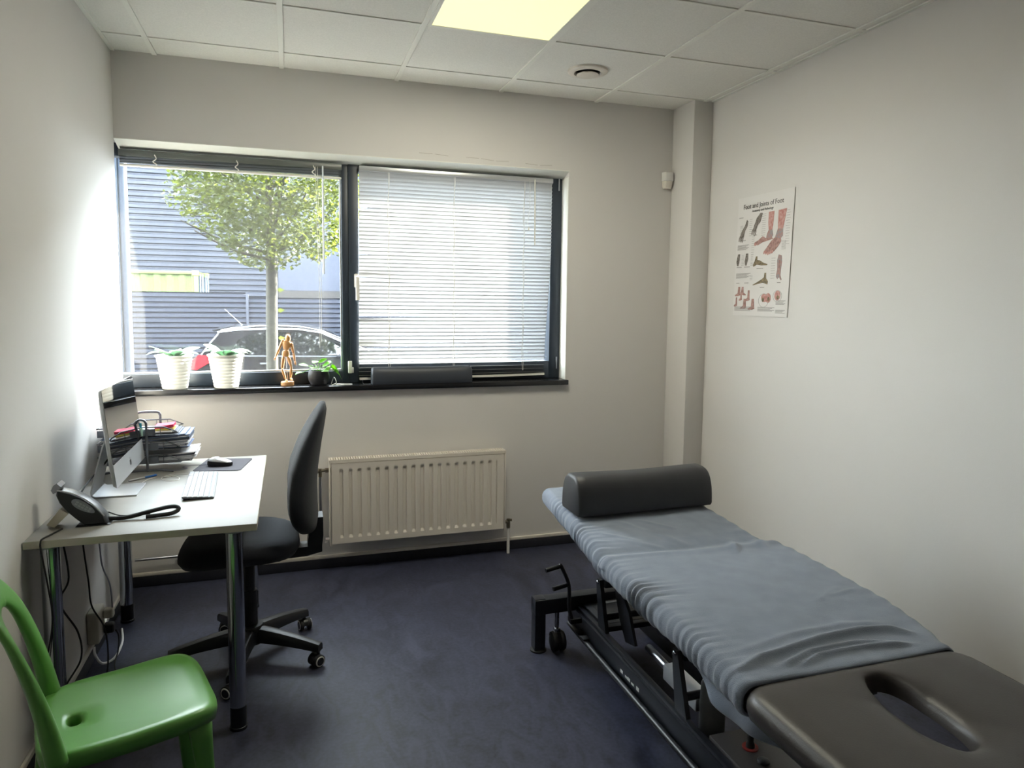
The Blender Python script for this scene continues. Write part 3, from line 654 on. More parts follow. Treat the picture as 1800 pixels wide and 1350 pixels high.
def sheaf(name, label, cat, x0, x1, y0, y1, z0, n, mats_, th=.0016, group=None, bow=.0):
    t = thing(name, label, cat, ((x0 + x1) / 2, (y0 + y1) / 2, z0), group)
    z = z0; per = {}
    for i in range(n):
        h = th * random.uniform(.7, 1.3); m = mats_[i % len(mats_)] if i < len(mats_) else random.choice(mats_)
        dx, dy = random.uniform(-.008, .022), random.uniform(-.004, .004); q = bow * i / n
        b = per.setdefault(m, MB())
        b.loft([[(x0 + dx + (x1 - x0) * u, y, z + zz + q * u ** 3 + .0004 * math.sin(u * 7 + i)) for y, zz in ((y0 + dy, 0), (y1 + dy, 0), (y1 + dy, h * .9), (y0 + dy, h * .9))] for u in [k / 8 for k in range(9)]])
        z += h
    for m, b in per.items(): b.build('sheets', M[m], t)
    return t
sheaf('paper_stack', 'white papers fanning out of the bottom letter tray', 'papers', 0.035, 0.385, -0.62, -0.44, TRZ[0] + .0022, 12, ['paper', 'paperdark', 'paper', 'paper', 'paper', 'paper'], .0026, bow=.012)
sheaf('folder_stack', 'thick stack of folders and papers in the middle letter tray', 'papers', 0.03, 0.365, -0.62, -0.44, TRZ[1] + .0022, 18, ['paperdark', 'paperblue', 'paper', 'paperblue', 'paper', 'papergrey', 'paper', 'paper'], .0028, bow=.014)
sheaf('leaflet_pile', 'a few grey leaflets lying in the top letter tray', 'papers', 0.03, 0.315, -0.61, -0.45, TRZ[2] + .0022, 5, ['papergrey', 'paper', 'paperdark'], .0022)
nb = thing('sticky_note_block', 'bright pink and yellow sticky note block on the top letter tray', 'notepad', (0.275, -0.55, TRZ[2] + .016))
z0 = TRZ[2] + .0145
MB().box(0.235, 0.312, -0.592, -0.515, z0, z0 + .008, .0006).build('yellow_sheets', M['yellow'], nb)
MB().loft([[(0.235 + .077 * u, y, z0 + .0082 + zz + .006 * u * u) for y, zz in ((-.592, 0), (-.515, 0), (-.515, .012), (-.592, .012))] for u in (0, .25, .5, .75, 1)]).build('pink_sheets', M['pink'], nb)
nb2 = MB().box(0.07, 0.145, -0.60, -0.525, z0, z0 + .018, .0006).build('sticky_note_block', M['pink'], origin=(0.107, -0.56, z0)); tag(nb2, 'pink sticky note block at the wall end of the top letter tray', 'notepad')
cc = thing('card_stand', 'small cyan and mint cards clipped to the near hoop of the letter trays', 'cards', (0.205, -0.652, DZ + .19))
MB().box(0.176, 0.196, -0.6522, -0.6508, DZ + .205, DZ + .226).build('cyan_card', M['teal'], cc); MB().box(0.178, 0.200, -0.6522, -0.6508, DZ + .168, DZ + .204).build('mint_card', M['mint'], cc)

# ------------------------------------------------------------------ desk telephone
ph = thing('desk_telephone', 'black desk telephone with grey keypad at the near left corner of the desk', 'telephone', (0.14, -1.31, DZ))
def pf(a, h, y): return (a, y, DZ + h)     # profile a along x, h height, swept along y
side = [(0.214, .004), (0.205, .030), (0.175, .070), (0.140, .100), (0.105, .118), (0.070, .128), (0.066, .112), (0.075, .085), (0.095, .055), (0.120, .028), (0.145, .004)]
MB().loft([[pf(a if 0 < i < 3 else a, h, y) for i, (a, h) in enumerate([(lerp(.14, a, s), lerp(.06, h, s)) for a, h in side])] for y, s in ((-1.385, .93), (-1.380, 1.0), (-1.330, 1.0), (-1.325, .93))]).build('phone_body', M['blackplastic'], ph, sharp=40)
MB().loft([[(a, y, DZ + .0005 + h) for a, h in ((0.118, 0), (0.222, 0), (0.215, .0035), (0.125, .0035))] for y in (-1.386, -1.322)]).build('phone_foot', M['rubber'], ph)
# silver crest along the top edge
MB().tube([Vector(pf(p.x, p.y + .0015, -1.3835)) for p in spline([(x, h, 0) for x, h in side[1:6]], 4)], .0022, 8).build('silver_trim', M['alu'], ph)
# keypad inset on the near flank, handset cradle on top
kpts = []
for k in range(20):
    a = 2 * pi * k / 20; u_, v_ = .040 * math.cos(a), .012 * math.sin(a) * (1.2 - .3 * math.cos(a)); th = -.62
    kpts.append((.145 + u_ * math.cos(th) - v_ * math.sin(th), .070 + u_ * math.sin(th) + v_ * math.cos(th)))
MB().loft([[pf(a, h, y) for a, h in kpts] for y in (-1.3842, -1.3866)]).build('keypad', M['lcd'], ph)
bt = MB()
for i in range(5):
    for j in range(2):
        th = -.62; u_, v_ = -.022 + .011 * i, -.004 + .008 * j
        cx, ch = .145 + u_ * math.cos(th) - v_ * math.sin(th), .070 + u_ * math.sin(th) + v_ * math.cos(th)
        bt.loft([[pf(cx + .0042 * math.cos(th) * sx - .0028 * math.sin(th) * sy, ch + .0042 * math.sin(th) * sx + .0028 * math.cos(th) * sy, y) for sx, sy in ((-1, -1), (1, -1), (1, 1), (-1, 1))] for y in (-1.3868, -1.3882)])
bt.build('buttons', M['clearpl'], ph)
MB().loft([[pf(a, h, y) for a, h in ((.058, .118), (.074, .126), (.082, .140), (.070, .152), (.060, .146), (.052, .130))] for y in (-1.382, -1.328)]).build('handset_cradle', M['steel'], ph)
MB().loft([[pf(a, h, y) for a, h in ((.035, .014), (.058, .004), (.100, .048), (.076, .066))] for y in (-1.384, -1.328)]).build('rear_stand', M['beige'], ph)
hc = MB(); pth = spline([(.200, -1.345, DZ + .012), (.26, -1.342, DZ + .009), (.33, -1.33, DZ + .020), (.39, -1.315, DZ + .028), (.418, -1.312, DZ + .026), (.425, -1.322, DZ + .018), (.405, -1.336, DZ + .010), (.36, -1.345, DZ + .0085), (.325, -1.350, DZ + .0085)], 10)
hc.tube(pth, .0075, 8); hc.build('coiled_cord', M['rubber'], ph)
MB().tube(spline([(.206, -1.33, DZ + .030), (.24, -1.322, DZ + .012), (.29, -1.31, DZ + .006), (.33, -1.30, DZ + .004)], 8), .0022, 6).build('line_cord', M['rubber'], ph)

# ------------------------------------------------------------------ wall socket and loose cables under the desk
ws = thing('wall_socket', 'beige double wall socket low on the left wall under the desk', 'socket', (0, -0.79, 0.15))
MB().box(0.0003, 0.045, -0.845, -0.735, 0.09, 0.225, .008, 3).build('socket_box', M['socketpl'], ws)
for z, m in ((0.19, 'beige'), (0.125, 'rubber')): MB().box(0.0455, 0.085, -0.778, -0.742, z - .022, z + .018, .008, 3).build('plug', M[m], ws)
def cable(label, pts, m='rubber', r=.0032):
    o = MB().tube(spline(pts, 8), r, 8).build('cable', M[m]); tag(o, label, 'cable')
cable('black telephone cable hanging over the near left corner of the desk', [(.085, -1.40, DZ + .0032), (.066, -1.46, DZ + .0032), (.056, -1.500, DZ + .004), (.054, -1.512, DZ - .004), (.055, -1.514, DZ - .03), (.066, -1.51, .62), (.075, -1.505, .50), (.062, -1.505, .40), (.035, -1.50, .30), (.020, -1.50, .18), (.030, -1.50, .05), (.06, -1.46, .004)], 'rubber', .0028)
cable('grey cable hanging from the desk to the upper plug in the wall socket', [(0.03, -.80, .72), (0.03, -.79, .62), (.045, -.78, .50), (.05, -.77, .40), (.075, -.765, .31), (.079, -.76, .225), (.079, -.76, .2085)], 'papergrey')
cable('long black cable hanging from the desk past the socket to the floor', [(.03, -.98, .72), (.035, -.97, .55), (.045, -.96, .40), (.05, -.95, .30), (.085, -.93, .20), (.10, -.95, .10), (.10, -1.0, .02), (.085, -1.08, .0036), (.09, -1.2, .0036)])
cable('black cable dropping from the lower plug in the wall socket', [(.088, -.76, .11), (.10, -.765, .08), (.102, -.80, .03), (.10, -.86, .0036), (.13, -.95, .0036)])
cable('white cable looping along the floor below the wall socket', [(.03, -.86, .09), (.035, -.87, .06), (.06, -.87, .02), (.09, -.80, .006), (.09, -.66, .0055), (.06, -.52, .0055)], 'whiteplastic', .005)
cable('black cable sagging behind the near left desk leg', [(.05, -1.30, .72), (.07, -1.30, .55), (.045, -1.32, .47), (.085, -1.28, .34), (.09, -1.28, .24), (.05, -1.33, .16), (.10, -1.25, .12), (.105, -1.24, .05), (.08, -1.26, .0038), (.04, -1.35, .0038)])

# ------------------------------------------------------------------ swivel chair
CX, CY = 0.635, -0.955
oc = thing('office_chair', 'dark blue fabric swivel chair with tall curved back at the desk', 'chair', (CX, CY, 0))
def seat_ring(z, s, dz=0.0):
    o = []
    for k in range(40):
        a = 2 * pi * k / 40; ca, sa = math.cos(a), math.sin(a); e = 2 / 3.0
        x = .235 * s * math.copysign(abs(ca) ** e, ca); y = .228 * s * math.copysign(abs(sa) ** e, sa)
        wf = -.030 * max(0, -x / .235) ** 2 - .010 * max(0, x / .235) ** 2
        o.append((CX - .030 + x, CY + y, z + wf))
    return o
MB().loft([seat_ring(z, s) for z, s in ((.462, .55), (.468, .82), (.480, .94), (.505, 1.0), (.525, .99), (.545, .93), (.556, .82), (.560, .6), (.556, .3), (.554, .05))]).build('seat', M['fabric'], oc, sharp=0)
MB().box(CX - .12, CX + .13, CY - .10, CY + .10, .440, .4615, .008).build('seat_mechanism', M['blackplastic'], oc)
bk = MB(); rings = []
for i in range(23):
    t = i / 22; z = lerp(.565, 1.085, t)
    fx = interp(t, [0, .08, .2, .35, .5, .7, .85, 1], [.835, .812, .797, .796, .808, .845, .885, .930])
    tx = interp(t, [0, .08, .2, .35, .5, .7, .85, .95, 1], [.075, .105, .118, .118, .112, .090, .064, .042, .022])
    hw = interp(t, [0, .06, .15, .3, .5, .75, .9, .97, 1], [.150, .195, .220, .225, .208, .165, .125, .09, .05])
    ring = []
    for k in range(32):
        a = 2 * pi * k / 32; ca, sa = math.cos(a), math.sin(a)
        yy = hw * math.copysign(abs(sa) ** .75, sa); xx = math.copysign(abs(ca) ** .8, ca)
        wrap = -.030 * (yy / .225) ** 2
        ring.append((fx + tx / 2 + tx / 2 * xx + wrap, CY + yy, z))
    rings.append(ring)
bk.loft(rings).build('backrest', M['fabric'], oc, sharp=0)
MB().loft([[(x + .030 * sx, CY + .045 * sy, z) for sx, sy in ((-1, -1), (1, -1), (1, 1), (-1, 1))] for x, z in ((.905, .60), (.905, .52), (.900, .478))]).loft([[(x, CY + .04 * sy, z + .020 * sz) for sy, sz in ((-1, -1), (1, -1), (1, 1), (-1, 1))] for x, z in ((.930, .468), (.87, .455), (.80, .452), (.70, .451))]).build('back_bracket', M['blackplastic'], oc)
MB().lathe([(.022, .440), (.022, .30), (.029, .299), (.030, .150), (.034, .146), (.036, .085)], (CX, CY, 0), 28).build('gas_column', M['blackplastic'], oc)
bs = MB(); bs.lathe([(.050, .150), (.055, .140), (.055, .075), (.045, .070)], (CX, CY, 0), 28); bs.build('base_hub', M['blackplastic'], oc)
A0 = math.radians(-28)
def caster(a):
    px, py = CX + .305 * math.cos(a), CY + .305 * math.sin(a); d = Vector((math.cos(a + 1.1), math.sin(a + 1.1), 0)); s = Vector((-d.y, d.x, 0))
    return px, py, d, s
for k in range(5):
    a = A0 + 2 * pi * k / 5; ca, sa = math.cos(a), math.sin(a); rings = []
    for i in range(9):
        t = i / 8; r = lerp(.040, .315, t); z = lerp(.112, .078, t ** 1.6); hw = lerp(.030, .020, t); hh = lerp(.030, .016, t)
        rings.append([(CX + ca * r - sa * hw * u, CY + sa * r + ca * hw * u, z + hh * v) for u, v in ((-1, -1), (1, -1), (1, .3), (.7, .9), (0, 1.1), (-.7, .9), (-1, .3))])
    MB().loft(rings).build('base_arm', M['blackplastic'], oc)
    px, py, d, s = caster(a); ax = Vector((px, py, .026)) - d * .010
    cs = MB().cyl((px, py, .062), (px, py, .045), .007, n=12); cs.loft([[ax + d * (.024 * math.cos(q) ) + Vector((0, 0, .024 * math.sin(q))) * 1.12 + s * w_ for q in [pi * j / 10 for j in range(11)]] for w_ in (-.010, .010)])
    cs = cs.build('caster', M['blackplastic'], oc)
    for sg in (-1, 1):
        MB().tube([ax + s * sg * .0105, ax + s * sg * .014, ax + s * sg * .024, ax + s * sg * .027], [.0245, .0258, .0258, .020], 24).build('wheel', M['rubber'], cs)
        MB().tube([ax + s * sg * .0262, ax + s * sg * .0280], [.0215, .0205], 24).build('wheel_rim', M['whiteplastic'], cs)
        MB().tube([ax + s * sg * .0281, ax + s * sg * .0290], [.0165, .0160], 24).build('hub_cap', M['blackplastic'], cs)

# ------------------------------------------------------------------ green chair
GF = Vector((0.955, 0.296, 0)); GL = Vector((-GF.y, GF.x, 0)); GC = Vector((0.382, -2.005, 0))
def gp(a, b, z): return GC + GF * a + GL * b + Vector((0, 0, z))
gc = thing('plastic_chair', 'green plastic chair with an open loop back near the left wall', 'chair', GC)
def seat_out(s, n=64):
    o = []
    for k in range(n):
        a = 2 * pi * k / n; ca, sa = math.cos(a), math.sin(a); e = 2 / 4.5
        o.append((.205 * s * math.copysign(abs(ca) ** e, ca), .192 * s * math.copysign(abs(sa) ** e, sa) * (1 + .05 * ca)))
    return o
def seat_z(a, b):
    return .452 - .016 * (1 - min(1, (b / .19) ** 2)) * (1 - .3 * a / .2) + .010 * max(0, a / .2) - .012 * max(0, (a - .15) / .05) ** 2
NSK = 64
slot = [(-.120 + .030 * (abs(math.cos(q)) ** .8) * (1 if math.cos(q) > 0 else -1) * .55, .042 * (abs(math.sin(q)) ** .8) * (1 if math.sin(q) > 0 else -1) * .62) for q in [2 * pi * k / NSK for k in range(NSK)]]
so_ = seat_out(1.0)
rings = []
rings.append([gp(a, b, seat_z(a, b) - .034) for a, b in slot]); rings.append([gp(a, b, seat_z(a, b) - .004) for a, b in slot])
def mixr(t): return [(lerp(s_[0], o_[0], t), lerp(s_[1], o_[1], t)) for s_, o_ in zip(slot, so_)]
for t in (.05, .2, .4, .6, .8, .93): rings.append([gp(a, b, seat_z(a, b)) for a, b in mixr(t)])
rings.append([gp(a, b, seat_z(a, b) - .006) for a, b in so_]); rings.append([gp(a * 1.006, b * 1.006, seat_z(a, b) - .020) for a, b in so_])
rings.append([gp(a * .99, b * .99, seat_z(a, b) - .044) for a, b in so_])
for t in (.9, .5, .1): rings.append([gp(a, b, seat_z(a, b) - .040) for a, b in mixr(t)])
rings.append(rings[0])
MB().loft(rings, False, False).build('seat', M['green'], gc, sharp=0)
# loop back: a band following an arch
arch = [(-.192, .0), (-.190, .10), (-.182, .22), (-.165, .31), (-.125, .372), (-.06, .398), (0, .402), (.06, .398), (.125, .372), (.165, .31), (.182, .22), (.190, .10), (.192, .0)]     # from the near foot over the top to the far foot
cps = spline([(b, h, 0) for b, h in arch], 6)
rings = []
for i, p in enumerate(cps):
    t = (cps[min(i + 1, len(cps) - 1)] - cps[max(i - 1, 0)]).normalized(); nrm = Vector((-t.y, t.x, 0))  # towards outside is +nrm on a clockwise arch
    top = smooth((p.y - .24) / .16); wdt = lerp(.030, .046, top); off = -lerp(.012, .040, top)
    thk = lerp(.024, .012, min(1, p.y / .3)); ring = []
    for k in range(14):
        a = 2 * pi * k / 14
        q = p + nrm * (off + wdt * math.copysign(abs(math.cos(a)) ** .7, math.cos(a)))
        d = thk * math.copysign(abs(math.sin(a)) ** .7, math.sin(a))
        lean = -.165 - .085 * (q.y / .4) - .05 * (q.y / .4) ** 2 + .035 * (q.x / .19) ** 2 * min(1, max(q.y, 0) / .3) * .6
        ring.append(gp(lean + d, q.x, .435 + q.y))
    rings.append(ring)
MB().loft(rings).build('backrest', M['green'], gc, sharp=0)
for sa, sb in ((1, 1), (1, -1), (-1, 1), (-1, -1)):
    rings = []
    for i in range(9):
        t = i / 8; z = lerp(.420, 0.0, t)
        a = sa * (lerp(.150, .182, t) if sa > 0 else lerp(.165, .222, t)); b = sb * lerp(.143, .172, t); r = lerp(.022, .018, t); bulge = .010 * (1 - t) ** 4
        rings.append([gp(a + (r + bulge) * math.copysign(abs(math.cos(q)) ** .7, math.cos(q)), b + (r * .9 + bulge) * math.copysign(abs(math.sin(q)) ** .7, math.sin(q)), z) for q in [2 * pi * k / 16 for k in range(16)]])
    MB().loft(rings).build('leg', M['green'], gc, sharp=0)

# ------------------------------------------------------------------ treatment table
from mathutils import noise as mnoise
tt = thing('treatment_table', 'black height-adjustable treatment table with a padded face-hole headrest', 'treatment table', (2.14, -2.2, 0))
FZ = 0.19
for ya in (-1.275, -3.10): MB().box(1.80, 2.48, ya, ya + .06, .170, .236, .004).build('cross_beam', M['darkmetal'], tt)
for y in (-1.245, -3.07):
    for x in (1.826, 2.454):
        p = MB().box(x - .025, x + .025, y - .025, y + .025, .010, .240, .004).build('foot_post', M['darkmetal'], tt)
        MB().lathe([(.036, 0), (.036, .006), (.028, .0098)], (x, y, 0), 24).build('foot_disc', M['rubber'], p)
for y in (-1.262, -3.055):
    for x in (1.905, 2.375):
        c = MB().cyl((x, y, .17), (x, y, .095), .010, n=14).box(x - .012, x + .012, y - .016, y + .012, .085, .100, .003).build('caster', M['chrome'], tt)
        for sx in (-1, 1): MB().lathe([(.030, sx * .004), (.042, sx * .008), (.044, sx * .018), (.040, sx * .027), (.02, sx * .029)], (x, y - .012, .0445), 28, 'X').build('wheel', M['rubber'], c)
for x, nm in ((1.985, 'side_rail'), (2.275, 'side_rail')):
    r = MB(); r.box(x, x + .035, -3.04, -1.19, .072, .176, .004)
    r.box(x + (.012 if x < 2.1 else 0), x + (.035 if x < 2.1 else .023), -3.04, -1.19, .1765, .190, .002)
    r.build(nm, M['darkmetal'], tt)
MB().tube([(1.985 - .012, -1.24, .10), (1.985 - .012, -3.02, .10)], .012, 12).build('foot_control_bar', M['blackplastic'], tt)
for y in (-1.36, -1.42): MB().box(1.9565, 1.9895, y - .018, y + .018, .111, .120, .003).build('bar_bracket', M['rubber'], tt)
pl = MB().box(2.021, 2.274, -1.52, -1.195, .178, .200, .003).build('end_plate', M['darkmetal'], tt)
MB().box(2.05, 2.245, -1.49, -1.255, .2002, .2022, .0008).build('cover_lid', M['blackplastic'], pl)
tx = MB()
for x, wd in ((2.052, .008), (2.075, .012), (2.092, .05), (2.150, .02), (2.176, .014), (2.205, .008)): tx.box(x, x + wd, -1.222, -1.214, .2002, .2007)
tx.build('white_lettering', M['whiteplastic'], pl)
MB().prism([(.0, 0), (.035, .012), (.12, .012), (.12, -.006), (.03, -.010)], lambda a, b, d: (2.075 + a, -1.30 + b, d), .2023, .2028).build('emblem', M['alu'], pl)
lb_ = MB()
for i, (y, h) in enumerate(((-1.74, .006), (-1.78, .004), (-1.80, .006), (-1.83, .004), (-1.87, .007))): lb_.box(1.9838, 1.9846, y - .010, y + .010, .128, .128 + h * 2)
lb_.build('rail_marking', M['whiteplastic'], tt)
np_ = MB().box(2.021, 2.274, -3.04, -2.27, .178, .200, .003).build('control_plate', M['leather'], tt)
kn = MB().lathe([(.013, .2003), (.013, .212), (.009, .220), (.010, .236), (.006, .248), (.001, .250)], (2.105, -2.36, 0), 20).build('control_knob', M['rubber'], np_)
MB().lathe([(.024, .2002), (.024, .2034), (.014, .2036), (.014, .2004)], (2.105, -2.36, 0), 28, caps=False).build('knob_ring', M['redring'], kn)
MB().lathe([(.018, .2002), (.018, .206), (.014, .209), (.001, .2095)], (2.10, -2.43, 0), 24).build('push_button', M['blackplastic'], np_)
# lifting arms
def arm(y, x, s):
    m = MB(); yb, zb, yt, zt = y - .055, .150, y, .375
    pr = [(yb - .040, zb), (yb + .040, zb), (yt + .020, zt - .01), (yt + .012, zt + .012), (yt - .012, zt + .012), (yt - .020, zt - .01)]
    m.prism(pr, lambda a, b, d: (d, a, b), x - .008, x + .008)
    o = m.build('lifting_arm', M['darkmetal'], tt)
    MB().ell((x - s * .010, y, zt), (.007, .009, .009), 12, 8).build('pivot_cap', M['chrome'], o)
for y in (-1.47, -2.085):
    arm(y, 2.012, 1); arm(y, 2.288, -1)
for y in (-1.47, -2.085):
    MB().box(2.021, 2.279, y - .03, y + .03, .355, .395, .006).build('arm_cross_piece', M['darkmetal'], tt)
    MB().tube([(2.021, y - .03, .235), (2.279, y - .03, .235)], .014, 14).build('cross_tube', M['darkmetal'], tt)
for x in (2.075, 2.225):
    pr = [(-1.475, .380), (-1.50, .40), (-1.62, .30), (-1.68, .19), (-1.60, .17), (-1.54, .24)]
    MB().prism(pr, lambda a, b, d: (d, a, b), x - .006, x + .006).build('lift_lever', M['darkmetal'], tt)
sf = MB(); sf.box(1.98, 2.01, -2.62, -1.25, .4855, .525, .004); sf.box(2.27, 2.30, -2.62, -1.25, .4855, .525, .004)
for y in (-1.30, -1.84, -2.60): sf.box(2.0105, 2.2695, y - .02, y + .02, .487, .523, .004)
for y in (-1.47, -2.085):
    for x in (2.03, 2.25): sf.box(x, x + .02, y - .03, y + .03, .3955, .4865, .003)
for y in (-1.47, -2.085): sf.box(2.0105, 2.2695, y - .015, y + .015, .4866, .51, .003)
sf.build('upper_frame', M['darkmetal'], tt)
mo_ = MB().cyl((2.14, -1.66, .165), (2.14, -1.82, .160), .016, n=18).build('actuator_rod', M['steel'], tt)
MB().box(2.112, 2.168, -2.05, -1.822, .128, .188, .006).build('actuator_motor', M['alu'], tt)
MB().loft([[(2.10 + .040 * s * math.cos(q), -2.165 + .045 * s * math.sin(q), z) for q in [2 * pi * k / 24 for k in range(24)]] for z, s in ((.12, 1.0), (.22, 1.0), (.29, .92), (.305, .80), (.310, .5))]).build('motor_cover', M['greypl'], tt)
lv = MB(); yv = -1.345
lv.tube(spline([(1.945, yv, .16), (1.928, yv, .22), (1.925, yv, .32), (1.890, yv, .405), (1.880, yv, .41)], 6), .0085, 10)
lv.tube([(1.890, yv, .410), (1.815, yv - .012, .402)], .0095, 12); lv.tube([(1.924, yv, .325), (1.850, yv - .012, .317)], .0095, 12)
lv.box(1.932, 1.984, yv - .012, yv + .012, .150, .172, .003)
lv.build('locking_lever', M['blackplastic'], tt)
# padded sections under the sheet
XL = lambda y: interp(-y, [1.13, 1.5, 1.87, 2.0, 2.4, 2.6, 2.70], [1.868, 1.842, 1.818, 1.812, 1.806, 1.796, 1.792])
XRr = lambda y: interp(-y, [1.13, 1.5, 1.80, 1.90, 2.0, 2.2, 2.45, 2.6, 2.70], [2.452, 2.472, 2.488, 2.520, 2.540, 2.538, 2.520, 2.492, 2.452])
ZT = lambda y: interp(-y, [1.13, 1.5, 1.80, 1.87, 1.95, 2.3, 2.70], [.698, .684, .656, .644, .652, .650, .646])
for ya, yb in ((-1.855, -1.17), (-2.655, -1.885)):
    rings = []
    for i in range(9):
        y = lerp(yb, ya, i / 8); hw = (XRr(y) - XL(y)) / 2 - .03; cx = (XRr(y) + XL(y)) / 2; e = .012 if i in (0, 8) else 0
        hw = min(hw, .325); rings.append([(cx + a, y, ZT(y) - .047 + b) for a, b in rrect(hw - e, .030 - e * .5, .016, 3)])
    MB().loft(rings).build('padded_section', M['leather'], tt)
# headrest with face hole
HX0, HX1, HY0, HY1 = 1.788, 2.468, -2.705, -3.27; HC = ((HX0 + HX1) / 2, (HY0 + HY1) / 2)
NH = 96
def outl(g, r=.075):
    """rounded rectangle seen from the hole centre, resampled by angle"""
    out = []; hx, hy = (HX1 - HX0) / 2 - g, abs(HY1 - HY0) / 2 - g; rr = max(r - g, .01)
    P = rrect(hx, hy, rr, 14); P = [(HC[0] + a, HC[1] + b) for a, b in P]; c = (2.128, -2.905)
    for k in range(NH):
        a = 2 * pi * k / NH; d = (math.cos(a), math.sin(a)); best = None
        for i in range(len(P)):
            p, q = P[i], P[(i + 1) % len(P)]; ex, ey = q[0] - p[0], q[1] - p[1]; den = d[0] * ey - d[1] * ex
            if abs(den) < 1e-12: continue
            t = ((p[0] - c[0]) * ey - (p[1] - c[1]) * ex) / den; u = ((p[0] - c[0]) * d[1] - (p[1] - c[1]) * d[0]) / den
            if t > 0 and -1e-6 <= u <= 1 + 1e-6 and (best is None or t > best): best = t
        out.append((c[0] + d[0] * best, c[1] + d[1] * best))
    return out
def hole(g):
    o = []
    for k in range(NH):
        a = 2 * pi * k / NH; ca, sa = math.cos(a), math.sin(a)
        hx, hy = .052 + g, .135 + g
        rho = (abs(ca / hx) ** 2.6 + abs(sa / hy) ** 2.6) ** (-1 / 2.6)
        x, y = rho * ca, rho * sa; o.append((2.130 + x + .06 * y, -2.905 + y))
    return o
O0 = outl(0.0); rings = []; zt0, zb0 = .642, .575
def zring(P, z): return [(x, y, z(x, y) if callable(z) else z) for x, y in P]
h0 = hole(0)
ho = outl(.03)
def hmix(f): return [(lerp(p[0], q[0], f), lerp(p[1], q[1], f)) for p, q in zip(h0, ho)]
rings.append(zring(hole(-.004), .596)); rings.append(zring(hole(0), .612))
for f, dz in ((.02, .021), (.05, .0145), (.10, .009), (.17, .005), (.28, .002), (.42, .0005), (.6, 0), (.8, 0)): rings.append(zring(hmix(f), zt0 - dz))
for g, z in ((.035, zt0 - .0005), (.020, zt0 - .0045), (.008, zt0 - .013), (.0015, zt0 - .026), (0, zt0 - .040), (.004, zb0 + .010), (.014, zb0 + .002), (.03, zb0)): rings.append(zring(outl(g), z))
rings.append(rings[0])
MB().loft(rings, False, False).build('headrest_cushion', M['leather'], tt, sharp=0)
hf = MB()
for x in (1.99, 2.265): hf.box(x, x + .03, -3.15, -2.635, .535, .5735, .004)
hf.box(1.99, 2.295, -2.6345, -2.6205, .487, .573, .003); hf.build('headrest_frame', M['darkmetal'], tt)

# ------------------------------------------------------------------ fitted sheet
def gauss(d, s): return math.exp(-(d / s) ** 2)
def seg_dist(x, y, a, b):
    ax, ay = a; bx, by = b; ex, ey = bx - ax, by - ay; L2 = ex * ex + ey * ey
    t = max(0, min(1, ((x - ax) * ex + (y - ay) * ey) / L2)); return math.hypot(x - ax - t * ex, y - ay - t * ey), t
FOLDS = [((2.02, -1.62), (2.18, -1.86), .005, .012), ((2.10, -1.62), (2.20, -1.72), .004, .010), ((2.06, -1.66), (2.13, -1.80), -.004, .014), ((2.30, -1.98), (2.36, -1.86), .010, .016),
         ((2.42, -1.98), (2.46, -1.86), .010, .018), ((2.38, -2.26), (2.46, -2.18), .004, .008), ((2.36, -2.38), (2.46, -2.36), .004, .009), ((2.30, -2.40), (2.42, -2.33), .004, .008),
         ((1.90, -1.70), (2.02, -1.80), .004, .009), ((1.93, -1.76), (2.08, -1.86), .003, .010)]
RIDGES = [([(1.80, -2.675), (1.92, -2.637), (2.016, -2.620), (2.145, -2.596), (2.263, -2.591), (2.346, -2.605), (2.400, -2.650)], .015, .013),
          ([(1.92, -2.692), (2.055, -2.645), (2.20, -2.640), (2.34, -2.680)], .010, .008), ([(1.98, -2.700), (2.066, -2.667), (2.21, -2.663), (2.36, -2.690)], .010, .007),
          ([(1.85, -2.60), (2.05, -2.555), (2.25, -2.545), (2.38, -2.57)], .004, .014)]
NA, NY = 112, 330; YA, YE = -1.125, -2.730
